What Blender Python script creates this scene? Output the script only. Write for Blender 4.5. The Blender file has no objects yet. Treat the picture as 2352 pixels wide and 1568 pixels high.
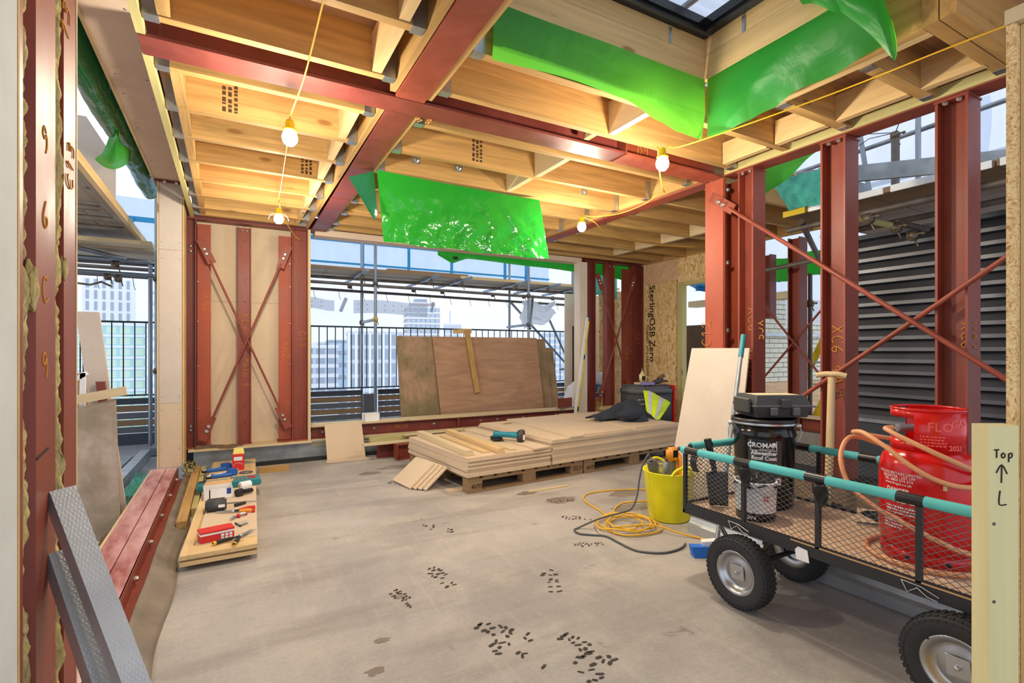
import bpy, bmesh, math, random
from mathutils import Vector, Matrix, noise
random.seed(7)
R = math.radians
scene = bpy.context.scene
COL = scene.collection
# ------------------------------------------------------------------ camera
cam_d = bpy.data.cameras.new('camera'); cam = bpy.data.objects.new('camera', cam_d); COL.objects.link(cam)
YAW = math.atan(648 / 1170)
cam.location = (0, 0, 1.2); cam.rotation_euler = (R(90), 0, -YAW)
cam_d.sensor_width = 36; cam_d.lens = 1170 * 36 / 2352; cam_d.shift_y = 22 / 2352
cam_d.clip_start = .05; cam_d.clip_end = 2000
scene.camera = cam
# ------------------------------------------------------------------ overcast sky
w = bpy.data.worlds.new('overcast'); scene.world = w; w.use_nodes = True
nt = w.node_tree; nt.nodes.clear()
wo = nt.nodes.new('ShaderNodeOutputWorld'); bg = nt.nodes.new('ShaderNodeBackground')
tc = nt.nodes.new('ShaderNodeTexCoord'); ns = nt.nodes.new('ShaderNodeTexNoise'); rp = nt.nodes.new('ShaderNodeValToRGB')
mp = nt.nodes.new('ShaderNodeMapping'); mp.inputs['Scale'].default_value = (1, 1, 3)
ns.inputs['Scale'].default_value = 2.2; ns.inputs['Detail'].default_value = 5
rp.color_ramp.elements[0].position = .3; rp.color_ramp.elements[0].color = (.66, .76, .95, 1)
rp.color_ramp.elements[1].position = .7; rp.color_ramp.elements[1].color = (.92, .95, 1, 1)
nt.links.new(tc.outputs['Generated'], mp.inputs[0]); nt.links.new(mp.outputs[0], ns.inputs['Vector'])
nt.links.new(ns.outputs[0], rp.inputs[0]); nt.links.new(rp.outputs[0], bg.inputs[0]); nt.links.new(bg.outputs[0], wo.inputs[0])
bg.inputs[1].default_value = 1.15
BULB_W = 58.0
scene.view_settings.view_transform = 'Standard'; scene.view_settings.look = 'None'
scene.view_settings.exposure = 0.2; scene.view_settings.gamma = 1; scene.view_settings.use_curve_mapping = False
# ------------------------------------------------------------------ mesh helpers
def V(*a): return Vector(a[0] if len(a) == 1 else a)
class MB:
    def __init__(s): s.v = []; s.f = []; s.sm = []
    def add(s, vs, fs, smooth=False):
        o = len(s.v); s.v += [Vector(p) for p in vs]
        for f in fs: s.f.append([i + o for i in f]); s.sm.append(smooth)
        return s
    def box(s, x0, x1, y0, y1, z0, z1):
        return s.add([(x, y, z) for x in (x0, x1) for y in (y0, y1) for z in (z0, z1)],
                     [(0, 1, 3, 2), (4, 6, 7, 5), (0, 4, 5, 1), (2, 3, 7, 6), (0, 2, 6, 4), (1, 5, 7, 3)])
    def cham(s, x0, x1, y0, y1, z0, z1, b=.004):
        o = bmesh.new(); bmesh.ops.create_cube(o, size=1)
        bmesh.ops.scale(o, vec=(x1 - x0, y1 - y0, z1 - z0), verts=o.verts)
        bmesh.ops.translate(o, vec=((x0 + x1) / 2, (y0 + y1) / 2, (z0 + z1) / 2), verts=o.verts)
        bmesh.ops.bevel(o, geom=o.edges, offset=b, segments=2 if b > .006 else 1, affect='EDGES')
        o.verts.index_update()
        s.add([v.co.copy() for v in o.verts], [[v.index for v in f.verts] for f in o.faces], b > .01); o.free(); return s
    def prof(s, poly, p0, p1, u, v, smooth=False, cap=True, scale1=1):
        p0, p1, u, v = V(p0), V(p1), V(u), V(v); n = len(poly)
        vs = [p0 + u * a + v * b for a, b in poly] + [p1 + u * a * scale1 + v * b * scale1 for a, b in poly]
        fs = [(i, (i + 1) % n, n + (i + 1) % n, n + i) for i in range(n)]
        if cap: fs += [list(range(n))[::-1], list(range(n, 2 * n))]
        return s.add(vs, fs, smooth)
    def bar(s, p, q, wd, ht, up=(0, 0, 1)):
        p, q = V(p), V(q); d = (q - p).normalized(); up = V(up)
        if abs(d.dot(up)) > .97: up = Vector((0, 1, 0))
        u = d.cross(up).normalized(); v = u.cross(d).normalized(); a, b = wd / 2, ht / 2
        return s.prof([(-a, -b), (a, -b), (a, b), (-a, b)], p, q, u, v)
    def tube(s, pts, r, n=8, closed=False, cap=True):
        pts = [V(p) for p in pts]; m = len(pts); vs = []; fs = []
        rr = r if isinstance(r, (list, tuple)) else [r] * m
        prev = None
        for i, p in enumerate(pts):
            a = pts[(i - 1) % m] if (closed or i > 0) else p; b = pts[(i + 1) % m] if (closed or i < m - 1) else p
            d = b - a
            if d.length < 1e-9: d = Vector((0, 0, 1))
            d.normalize()
            if prev is None:
                prev = d.orthogonal().normalized()
            u = (prev - d * prev.dot(d))
            if u.length < 1e-6: u = d.orthogonal()
            u.normalize(); prev = u; v = d.cross(u)
            for k in range(n):
                t = 2 * math.pi * k / n; vs.append(p + (u * math.cos(t) + v * math.sin(t)) * rr[i])
        for i in range(m if closed else m - 1):
            for k in range(n):
                fs.append((i * n + k, i * n + (k + 1) % n, ((i + 1) % m) * n + (k + 1) % n, ((i + 1) % m) * n + k))
        s.add(vs, fs, True)
        if cap and not closed:
            s.add(vs[:n], [list(range(n))[::-1]]); s.add(vs[-n:], [list(range(n))])
        return s
    def lathe(s, prof, c=(0, 0, 0), n=24, axis=(0, 0, 1), smooth=True, a0=0, a1=2 * math.pi):
        ax = V(axis).normalized(); u = ax.orthogonal().normalized()
        if abs(ax.z) > .99: u = Vector((1, 0, 0))
        v = ax.cross(u); c = V(c); vs = []; fs = []; m = len(prof); full = abs(a1 - a0 - 2 * math.pi) < 1e-6
        nn = n if full else n + 1
        for k in range(nn):
            t = a0 + (a1 - a0) * k / n
            for r, h in prof: vs.append(c + ax * h + (u * math.cos(t) + v * math.sin(t)) * r)
        for k in range(n):
            k2 = (k + 1) % nn
            for j in range(m - 1): fs.append((k * m + j, k2 * m + j, k2 * m + j + 1, k * m + j + 1))
        return s.add(vs, fs, smooth)
    def grid(s, fn, nu, nv, th=0, smooth=True):
        P = [[V(fn(i / nu, j / nv)) for j in range(nv + 1)] for i in range(nu + 1)]
        vs = [p for row in P for p in row]; W = nv + 1
        fs = [(i * W + j, (i + 1) * W + j, (i + 1) * W + j + 1, i * W + j + 1) for i in range(nu) for j in range(nv)]
        if th:
            N = []
            for i in range(nu + 1):
                for j in range(nv + 1):
                    a = P[min(i + 1, nu)][j] - P[max(i - 1, 0)][j]; b = P[i][min(j + 1, nv)] - P[i][max(j - 1, 0)]
                    q = a.cross(b); N.append(q.normalized() if q.length > 1e-12 else Vector((0, 0, 1)))
            k = len(vs); vs = vs + [p - q * th for p, q in zip(vs, N)]
            fs = fs + [tuple(k + x for x in f[::-1]) for f in fs]
            for i in range(nu):
                fs.append((i * W, k + i * W, k + (i + 1) * W, (i + 1) * W)); fs.append((i * W + nv, (i + 1) * W + nv, k + (i + 1) * W + nv, k + i * W + nv))
            for j in range(nv):
                fs.append((j, j + 1, k + j + 1, k + j)); fs.append((nu * W + j, k + nu * W + j, k + nu * W + j + 1, nu * W + j + 1))
        return s.add(vs, fs, smooth)
    def xf(s, M):
        s.v = [M @ p for p in s.v]; return s
    def out(s, name, mat, parent=None, world=True):
        vs = s.v
        if parent is not None and world:
            I = wm(parent).inverted(); vs = [I @ p for p in vs]
        me = bpy.data.meshes.new(name); me.from_pydata([tuple(p) for p in vs], [], s.f)
        bm = bmesh.new(); bm.from_mesh(me); bmesh.ops.recalc_face_normals(bm, faces=bm.faces); bm.to_mesh(me); bm.free()
        for p, q in zip(me.polygons, s.sm): p.use_smooth = q
        if mat: me.materials.append(M[mat] if isinstance(mat, str) else mat)
        o = bpy.data.objects.new(name, me); COL.objects.link(o)
        if parent is not None: o.parent = parent
        return o
def wm(o):
    m = Matrix.Translation(o.location) @ o.rotation_euler.to_matrix().to_4x4()
    return wm(o.parent) @ m if o.parent else m
def tag(o, label=None, cat=None, group=None, kind=None):
    if label: o['label'] = label
    if cat: o['category'] = cat
    if group: o['group'] = group
    if kind: o['kind'] = kind
    return o
def thing(name, label, cat, loc=(0, 0, 0), rz=0, group=None, kind=None):
    o = bpy.data.objects.new(name, None); COL.objects.link(o); o.location = loc; o.rotation_euler = (0, 0, rz)
    o.empty_display_size = .1
    return tag(o, label, cat, group, kind)
def dup(root, loc=None, rz=None, label=None, parent=None):
    r = root.copy(); COL.objects.link(r)
    if loc is not None: r.location = loc
    if rz is not None: r.rotation_euler = (0, 0, rz)
    if label: r['label'] = label
    if parent: r.parent = parent
    for ch in [c for c in root.children]:
        dup(ch, parent=r)
    return r
def share(o, dx, parent=None):
    c = o.copy(); COL.objects.link(c); c.location = o.location + V(dx)
    if parent is not None: c.parent = parent
    return c
def I_poly(dep, wid, tf=.011, tw=.008):
    a, b = dep / 2, wid / 2
    return [(-a, -b), (-a + tf, -b), (-a + tf, -tw / 2), (a - tf, -tw / 2), (a - tf, -b), (a, -b), (a, b), (a - tf, b), (a - tf, tw / 2), (-a + tf, tw / 2), (-a + tf, b), (-a, b)]
def C_poly(dep, wid, t=.008):   # web at b=0, flanges toward +b
    a = dep / 2
    return [(-a, 0), (a, 0), (a, wid), (a - t, wid), (a - t, t), (-a + t, t), (-a + t, wid), (-a, wid)]
def bez(pts, n=8, closed=False):
    P = [V(p) for p in pts]; m = len(P); o = []
    for i in range(m if closed else m - 1):
        g = (lambda k: P[k % m]) if closed else (lambda k: P[max(0, min(m - 1, k))])
        a, b, c, d = g(i - 1), g(i), g(i + 1), g(i + 2)
        for k in range(n):
            t = k / n
            o.append(.5 * ((2 * b) + (c - a) * t + (2 * a - 5 * b + 4 * c - d) * t * t + (3 * b - a - 3 * c + d) * t ** 3))
    if not closed: o.append(P[-1])
    return o
# ------------------------------------------------------------------ writing
def place(o, org, xd, yd):
    xd = V(xd).normalized(); yd = V(yd).normalized(); n = xd.cross(yd)
    m = Matrix(((xd.x, yd.x, n.x, org[0]), (xd.y, yd.y, n.y, org[1]), (xd.z, yd.z, n.z, org[2]), (0, 0, 0, 1)))
    return m
def text(s, size, org, xd, yd, mat, parent, name='lettering', bold=0, align='LEFT', world=True, sx=1):
    cu = bpy.data.curves.new('t', 'FONT'); cu.body = s; cu.size = size; cu.align_x = align; cu.extrude = .0004; cu.offset = bold
    cu.resolution_u = 2; cu.space_line = .9
    t = bpy.data.objects.new('t', cu); COL.objects.link(t)
    dg = bpy.context.evaluated_depsgraph_get(); me = bpy.data.meshes.new_from_object(t.evaluated_get(dg))
    bpy.data.objects.remove(t); bpy.data.curves.remove(cu)
    m = place(None, org, xd, yd) @ Matrix.Diagonal((sx, 1, 1, 1))
    if parent is not None and world: m = wm(parent).inverted() @ m
    me.transform(m); me.materials.clear(); me.materials.append(M[mat])
    o = bpy.data.objects.new(name, me); COL.objects.link(o); o.parent = parent
    return o
GL = {'X': [[(0, 1), (.6, 0)], [(.6, 1), (0, 0)]], 'C': [[(.6, .85), (.35, 1), (.08, .7), (.05, .35), (.25, .02), (.6, .12)]],
 '1': [[(.1, .75), (.35, 1), (.3, 0)]], '2': [[(.05, .8), (.25, 1), (.5, .85), (.4, .5), (.05, .05), (.3, .12), (.6, 0)]],
 '3': [[(.05, .95), (.4, .95), (.5, .75), (.2, .55), (.5, .4), (.45, .08), (.05, .03)]], '4': [[(.35, 1), (.02, .4), (.6, .42)], [(.42, .65), (.38, 0)]],
 '5': [[(.5, 1), (.1, .95), (.08, .55), (.4, .55), (.5, .25), (.3, 0), (.02, .08)]], '6': [[(.5, 1), (.15, .6), (.05, .25), (.25, 0), (.5, .15), (.45, .4), (.1, .35)]], '9': [[(.5, .75), (.3, 1), (.08, .75), (.25, .52), (.5, .7), (.5, .3), (.3, 0)]],
 'A': [[(0, 0), (.3, 1), (.6, 0)], [(.12, .4), (.48, .38)]], 'B': [[(.1, 0), (.1, 1)], [(.1, 1), (.45, .85), (.1, .52), (.5, .3), (.1, 0)]],
 'D': [[(.1, 1), (.1, 0), (.45, .15), (.55, .6), (.1, 1)]], 'O': [[(.3, 1), (.05, .6), (.15, .08), (.45, .05), (.58, .5), (.3, 1)]],
 'M': [[(0, 0), (.1, 1), (.3, .45), (.52, 1), (.62, 0)]], 'I': [[(.3, 1), (.28, 0)]], 'N': [[(.05, 0), (.08, 1), (.5, 0), (.55, 1)]],
 'Y': [[(0, 1), (.3, .5), (.6, 1)], [(.3, .5), (.25, 0)]], 'L': [[(.15, 1), (.08, .02), (.6, 0)]], 'T': [[(0, .95), (.6, 1)], [(.32, .97), (.3, 0)]],
 'u': [[(.05, .6), (.1, .1), (.35, .02), (.5, .6), (.52, 0)]], 'p': [[(.1, .6), (.08, -.4)], [(.1, .5), (.4, .65), (.5, .35), (.3, .1), (.1, .15)]],
 'o': [[(.25, .6), (.05, .35), (.15, .03), (.4, .05), (.5, .35), (.25, .6)]], '^': [[(.0, .55), (.3, 1), (.6, .5)], [(.3, .95), (.28, 0)]], ' ': []}
def chalk(s, size, org, xd, yd, mat, parent, r=.0024, name='chalk_mark'):
    m = place(None, org, xd, yd); mb = MB(); x = 0
    for ch in s:
        for st in GL[ch]:
            mb.tube([m @ Vector(((x + a) * size, b * size, 0)) for a, b in bez([(p[0], p[1], 0) for p in st], 3) for a, b in [(a, b)]] if False else
                    [m @ Vector(((x + q.x) * size, q.y * size, 0)) for q in bez([(p[0], p[1], 0) for p in st], 3)], r, 5)
        x += .85
    return mb.out(name, mat, parent)
def dashes(rows, w_, h_, gap, org, xd, yd, mat, parent, name='worn_print', seed=1, world=True):
    m = place(None, org, xd, yd); mb = MB(); rn_ = random.Random(seed)
    for i in range(rows):
        x = 0
        while x < w_:
            l_ = h_ * rn_.uniform(.5, 1.6); y = -i * gap; mb.add([m @ Vector(q) for q in ((x, y, 0), (x + l_, y, 0), (x + l_, y + h_, 0), (x, y + h_, 0))], [(0, 1, 2, 3)]); x += l_ + h_ * rn_.uniform(.25, .8)
    return mb.out(name, mat, parent, world)
# ------------------------------------------------------------------ materials
M = {}
def lin(c): return tuple((x / 255 / 12.92) if x / 255 <= .04045 else ((x / 255 + .055) / 1.055) ** 2.4 for x in c)
class NT:
    def __init__(s, name):
        s.m = bpy.data.materials.new(name); s.m.use_nodes = True; s.t = s.m.node_tree; s.b = s.t.nodes['Principled BSDF']; M[name] = s.m
        s.o = s.t.nodes['Material Output']; s.tc = s.t.nodes.new('ShaderNodeTexCoord')
    def n(s, k, **kw):
        d = s.t.nodes.new('ShaderNode' + k)
        for a, b in kw.items():
            if a in d.inputs: d.inputs[a].default_value = b
            else: setattr(d, a, b)
        return d
    def l(s, a, b): s.t.links.new(a, b)
    def coord(s, scale=(1, 1, 1), rot=(0, 0, 0), gen='Object'):
        mp = s.n('Mapping'); mp.inputs['Scale'].default_value = scale; mp.inputs['Rotation'].default_value = rot
        s.l(s.tc.outputs[gen], mp.inputs[0]); return mp.outputs[0]
    def noise(s, co, scale, det=4, rough=.55, dist=0):
        q = s.n('TexNoise'); q.inputs['Scale'].default_value = scale; q.inputs['Detail'].default_value = det; q.inputs['Roughness'].default_value = rough
        q.inputs['Distortion'].default_value = dist; s.l(co, q.inputs['Vector']); return q.outputs[0]
    def ramp(s, fac, stops):
        q = s.n('ValToRGB'); e = q.color_ramp.elements
        while len(e) < len(stops): e.new(.5)
        for i, (p, c) in enumerate(stops): e[i].position = p; e[i].color = (*c, 1) if len(c) == 3 else c
        s.l(fac, q.inputs[0]); return q.outputs[0]
    def mix(s, fac, a, b, mode='MIX'):
        q = s.n('MixRGB', blend_type=mode)
        for i, x in enumerate((fac, a, b)):
            if hasattr(x, 'links'): s.l(x, q.inputs[i])
            elif i == 0: q.inputs[0].default_value = x
            else: q.inputs[i].default_value = (*x, 1)
        return q.outputs[0]
    def bump(s, h, strength=.3, dist=.01):
        q = s.n('Bump'); q.inputs['Strength'].default_value = strength; q.inputs['Distance'].default_value = dist
        s.l(h, q.inputs['Height']); s.l(q.outputs[0], s.b.inputs['Normal']); return q.outputs[0]
    def fin(s, col, rough=.5, metal=0, spec=.5):
        if hasattr(col, 'links'): s.l(col, s.b.inputs['Base Color'])
        else: s.b.inputs['Base Color'].default_value = (*col, 1)
        if hasattr(rough, 'links'): s.l(rough, s.b.inputs['Roughness'])
        else: s.b.inputs['Roughness'].default_value = rough
        s.b.inputs['Metallic'].default_value = metal; s.b.inputs['Specular IOR Level'].default_value = spec
        return s
def mul(c, k): return tuple(min(1, x * k) for x in c)
def pbr(name, c, rough=.5, metal=0, var=.18, scale=6, bump=0, bscale=80, c2=None, st=(1, 1, 1), spec=.5):
    t = NT(name); c = lin(c); d = lin(c2) if c2 else mul(c, 1 + var)
    co = t.coord(st); f = t.noise(co, scale, 5)
    col = t.ramp(f, [(.3, mul(c, 1 - var)), (.7, d)])
    if bump: t.bump(t.noise(t.coord(), bscale, 3), bump, .004)
    return t.fin(col, rough, metal, spec)
def wood(name, c, ax, dark=.72, knots=True, rough=.65, g=1.0):
    t = NT(name); c = lin(c); k = {'X': (.9, 16, 16), 'Y': (16, .9, 16), 'Z': (16, 16, .9)}[ax]
    co = t.coord(tuple(x * g for x in k)); f = t.noise(co, 1.6, 6, .6, .6)
    k2 = {'X': (.4, 3, 3), 'Y': (3, .4, 3), 'Z': (3, 3, .4)}[ax]; f2 = t.noise(t.coord(k2), 1.3, 2)
    col = t.mix(t.ramp(f, [(.35, (0, 0, 0)), (.65, (1, 1, 1))]), mul(c, dark + .08), mul(c, 1.06))
    col = t.mix(t.ramp(f2, [(.4, (0, 0, 0)), (.7, (.45,) * 3)]), col, mul((c[0], c[1] * .9, c[2] * .75), .85))
    if knots:
        v = t.n('TexVoronoi'); k3 = {'X': (2.2, 6, 6), 'Y': (6, 2.2, 6), 'Z': (6, 6, 2.2)}[ax]
        t.l(t.coord(k3), v.inputs['Vector']); v.inputs['Scale'].default_value = 1.0; v.inputs['Randomness'].default_value = 1
        col = t.mix(t.ramp(v.outputs['Distance'], [(.07, (.85,) * 3), (.13, (0, 0, 0))]), col, mul((c[0], c[1] * .75, c[2] * .55), .42))
    t.bump(f, .15, .003); return t.fin(col, rough, 0, .3)
def red(name, c, rough=.42):
    t = NT(name); c = lin(c)
    f = t.noise(t.coord((1, 1, .35)), 5, 6, .6); f2 = t.noise(t.coord((1, 1, .1)), 22, 3)
    col = t.mix(t.ramp(f, [(.35, (0, 0, 0)), (.68, (1, 1, 1))]), mul(c, .82), mul(c, 1.15))
    col = t.mix(t.ramp(f2, [(.66, (0, 0, 0)), (.8, (.3,) * 3)]), col, (c[0] * 1.5, c[1] * 3, c[2] * 3.2))
    t.bump(t.noise(t.coord(), 9, 2), .08, .004)
    t.fin(col, t.ramp(f, [(.3, (rough - .12,) * 3), (.7, (rough + .12,) * 3)]), 0, .5)
red('red_steel', (138, 62, 44), .5); red('maroon_steel', (122, 54, 46), .46)
red('orange_steel', (160, 72, 46), .55); red('pink_steel', (186, 112, 106), .45)
for a in 'XYZ':
    wood('joist_' + a, (196, 156, 96), a, .58); wood('pine_' + a, (222, 190, 138), a); wood('pale_' + a, (212, 192, 152), a, .85)
    wood('brownwood_' + a, (150, 122, 92), a, .7); wood('greenwood_' + a, (196, 186, 128), a, .82)
wood('scaff_X', (166, 150, 128), 'X', .7); wood('scaff_Y', (176, 160, 138), 'Y', .7)
wood('treated_Z', (222, 210, 156), 'Z', .86, g=.7)
def board(name, c, sp=.1):
    t = NT(name); c = lin(c); f = t.noise(t.coord(), 220, 2, .7); f2 = t.noise(t.coord(), 3, 4)
    col = t.mix(t.ramp(f, [(.35, (0, 0, 0)), (.65, (1, 1, 1))]), mul(c, 1 - sp), mul(c, 1 + sp))
    col = t.mix(t.ramp(f2, [(.4, (0, 0, 0)), (.75, (.5,) * 3)]), col, mul(c, .82))
    f3 = t.noise(t.coord(), 14, 2); col = t.mix(t.ramp(f3, [(.72, (0, 0, 0)), (.78, (.35,) * 3)]), col, mul(c, .5))
    t.bump(f, .06, .002); t.fin(col, .8, 0, .2)
board('cement_board', (212, 190, 162)); board('cement_grey', (206, 192, 178)); board('soffit_board', (222, 198, 178)); board('pale_board', (228, 214, 198))
def plymat(name, c, ax='X', stain=0):
    t = NT(name); c = lin(c); k = {'X': (.8, 5, 5), 'Z': (5, 5, .8), 'Y': (5, .8, 5)}[ax]
    f = t.noise(t.coord(k), 2.2, 6, .6, 1.2); col = t.mix(t.ramp(f, [(.35, (0, 0, 0)), (.65, (1, 1, 1))]), mul(c, .82), mul(c, 1.12))
    s = t.noise(t.coord(), 2.4, 6, .65)
    if stain: col = t.mix(t.ramp(s, [(.45, (0, 0, 0)), (.62, (stain,) * 3)]), col, lin((120, 110, 78)))
    f4 = t.noise(t.coord((1, 1, .5)), 5, 3); col = t.mix(t.ramp(f4, [(.7, (0, 0, 0)), (.78, (.4,) * 3)]), col, mul(c, .55))
    t.fin(col, .7, 0, .25)
plymat('ply_red', (176, 138, 110)); plymat('ply_dark', (170, 140, 112), 'Z', .8); plymat('ply_deck', (206, 162, 122), 'X'); plymat('ply_pale', (224, 186, 146)); plymat('ply_grey', (176, 158, 146), 'Z', .6)
plymat('cart_ply', (216, 182, 150), 'Y', .2)
def osb(name, k):
    t = NT(name); wz = t.n('VectorMath', operation='ADD'); nn = t.n('TexNoise'); nn.inputs['Scale'].default_value = 7; nn.inputs['Detail'].default_value = 1
    co = t.coord(); t.l(co, nn.inputs['Vector']); sc = t.n('VectorMath', operation='SCALE'); sc.inputs['Scale'].default_value = .12
    t.l(nn.outputs['Color'], sc.inputs[0]); t.l(co, wz.inputs[0]); t.l(sc.outputs[0], wz.inputs[1])
    mp = t.n('Mapping'); mp.inputs['Scale'].default_value = k; t.l(wz.outputs[0], mp.inputs[0])
    v = t.n('TexVoronoi'); v.inputs['Scale'].default_value = 1; t.l(mp.outputs[0], v.inputs['Vector'])
    sep = t.n('SeparateColor'); t.l(v.outputs['Color'], sep.inputs[0])
    col = t.ramp(sep.outputs[0], [(0, lin((186, 138, 78))), (.25, lin((220, 182, 122))), (.7, lin((232, 200, 144))), (1, lin((238, 214, 164)))])
    t.bump(sep.outputs[0], .2, .003); t.fin(col, .7, 0, .25)
osb('osb', (50, 46, 17)); osb('osb_edge', (170, 170, 210))
# dusty screed floor
t = NT('screed'); co = t.coord(); big = t.noise(co, .75, 6, .6, .4); mid = t.noise(co, 2.6, 7, .65); fine = t.noise(co, 60, 3)
st = t.noise(t.coord((.5, 2.5, 1), (0, 0, .5)), 1.6, 6, .6)
col = t.mix(t.ramp(big, [(.38, (0, 0, 0)), (.62, (1, 1, 1))]), lin((156, 151, 147)), lin((184, 178, 171)))
col = t.mix(t.ramp(mid, [(.48, (0, 0, 0)), (.7, (.45,) * 3)]), col, lin((204, 195, 180)))
col = t.mix(t.ramp(st, [(.52, (0, 0, 0)), (.7, (.6,) * 3)]), col, lin((138, 129, 121)))
st2 = t.noise(t.coord((7, .7, 1), (0, 0, .9)), 2.2, 7, .7); col = t.mix(t.ramp(st2, [(.54, (0, 0, 0)), (.68, (.2,) * 3)]), col, lin((206, 198, 186)))
st3 = t.noise(t.coord((.8, 8, 1), (0, 0, .25)), 2.0, 7, .7); col = t.mix(t.ramp(st3, [(.56, (0, 0, 0)), (.7, (.2,) * 3)]), col, lin((122, 112, 104)))
spt = t.noise(co, 4.2, 5, .6, .5); col = t.mix(t.ramp(spt, [(.66, (0, 0, 0)), (.74, (.7,) * 3)]), col, lin((96, 84, 72)))
col = t.mix(t.ramp(fine, [(.3, (.14,) * 3), (.7, (0, 0, 0))]), col, lin((70, 62, 54)))
t.bump(t.mix(.3, mid, fine), .12, .006); t.fin(col, t.ramp(mid, [(.4, (.5,) * 3), (.65, (.8,) * 3)]), 0, .35)
pbr('screed_dark', (132, 121, 108), .75, 0, .3, 3, .2)
pbr('dust', (214, 196, 160), .9, 0, .15, 9); pbr('muck', (62, 55, 49), .9, 0, .35, 40)
pbr('dpm_black', (124, 112, 98), .6, 0, .25, 6, .3, 12); pbr('concrete', (150, 146, 140), .85, 0, .2, 3, .3, 30)
pbr('galv', (176, 184, 190), .38, .85, .22, 9); pbr('galv_dull', (150, 156, 160), .5, .55, .25, 6); pbr('pole', (140, 148, 156), .4, .75, .25, 7, st=(1, 1, .3))
pbr('pole_rust', (112, 104, 98), .6, .4, .35, 5); pbr('clamp', (120, 108, 92), .5, .6, .4, 30); pbr('clamp_yellow', (228, 176, 40), .5, .2)
pbr('bolt', (206, 204, 198), .3, .9, .1); pbr('dark_metal', (46, 48, 52), .45, .5); pbr('hanger', (186, 192, 198), .35, .9, .2, 14)
t = NT('stud_steel'); v = t.n('TexVoronoi'); v.inputs['Scale'].default_value = 170; v.inputs['Randomness'].default_value = .25; t.l(t.coord(), v.inputs['Vector']); t.bump(v.outputs['Distance'], .22, .003); t.fin(t.ramp(t.noise(t.coord(), 4, 4), [(.3, lin((172, 178, 182))), (.7, lin((208, 212, 214)))]), .38, .55)
pbr('gypsum', (210, 214, 212), .85, 0, .08); pbr('timber_edge', (206, 170, 110), .8)
# mineral wool
t = NT('wool'); f = t.noise(t.coord((1, 1, .35)), 70, 5, .7); f2 = t.noise(t.coord(), 9, 4)
col = t.mix(t.ramp(f, [(.3, (0, 0, 0)), (.7, (1, 1, 1))]), lin((184, 166, 104)), lin((236, 222, 166))); col = t.mix(t.ramp(f2, [(.45, (0, 0, 0)), (.75, (.6,) * 3)]), col, lin((172, 150, 92)))
t.bump(f, .9, .02); t.fin(col, .95, 0, .1)
# green membrane
def memb(name, c, tr=.35, wr=.12, sc=7, rough=.2, tcol=(130, 236, 70)):
    t = NT(name); c = lin(c); f = t.noise(t.coord(), sc, 3, .55, .8); t.fin(c, rough, 0, .5); nb = t.bump(f, wr, .05)
    tl = t.n('BsdfTranslucent'); tl.inputs['Color'].default_value = (*lin(tcol), 1); t.l(nb, tl.inputs['Normal'])
    mx = t.n('MixShader'); mx.inputs[0].default_value = tr; t.l(t.b.outputs[0], mx.inputs[1]); t.l(tl.outputs[0], mx.inputs[2]); t.l(mx.outputs[0], t.o.inputs[0])
memb('membrane', (28, 136, 62), .5, .1, 5, .3); memb('membrane_crinkle', (30, 150, 46), .3, .13, 7, .16, (60, 190, 60)); memb('membrane_dark', (18, 112, 62), .2, .2, 6, .15, (30, 150, 80)); memb('membrane_teal', (60, 170, 140), .4, .4, 9, .2, (120, 210, 190))
memb('poly_white', (236, 240, 244), .45, .3, 6, .35, (240, 244, 250))
def sheeting(name, c, a, wr=.25, sc=3):
    t = NT(name); c = lin(c); f = t.noise(t.coord((1, 1, .4)), sc, 5); nb = t.bump(f, wr, .1); col = t.mix(t.ramp(f, [(.35, (0, 0, 0)), (.7, (1, 1, 1))]), mul(c, .86), c); t.fin(col, .5, 0, .3)
    tl = t.n('BsdfTranslucent'); t.l(col, tl.inputs['Color']); tp = t.n('BsdfTransparent'); m1 = t.n('MixShader'); m1.inputs[0].default_value = .88
    t.l(t.b.outputs[0], m1.inputs[1]); t.l(tl.outputs[0], m1.inputs[2]); m2 = t.n('MixShader'); m2.inputs[0].default_value = a
    t.l(m1.outputs[0], m2.inputs[1]); t.l(tp.outputs[0], m2.inputs[2]); t.l(m2.outputs[0], t.o.inputs[0])
sheeting('scaffold_sheet', (226, 236, 250), .25); sheeting('blue_net', (190, 222, 248), .35, .4, 6); sheeting('clear_sheet', (250, 252, 255), .74, .3, 4); sheeting('grey_band', (176, 184, 194), .3)
pbr('blue_frame', (34, 150, 204), .5, 0, .1); pbr('blue_tarp', (40, 150, 214), .35, 0, .3, 9, .6, 14)
def glass(name, c=(1, 1, 1), rough=.02):
    t = NT(name); t.fin(c, rough, 0, .5); t.b.inputs['Transmission Weight'].default_value = 1; t.b.inputs['IOR'].default_value = 1.1
glass('glass'); glass('clear_plastic', (.95, .97, 1), .1)
sheeting('corrugated', (214, 224, 236), .12, .0, 2)
pbr('frame_black', (24, 30, 36), .4); pbr('rail_green', (34, 58, 62), .5, .3)
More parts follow.
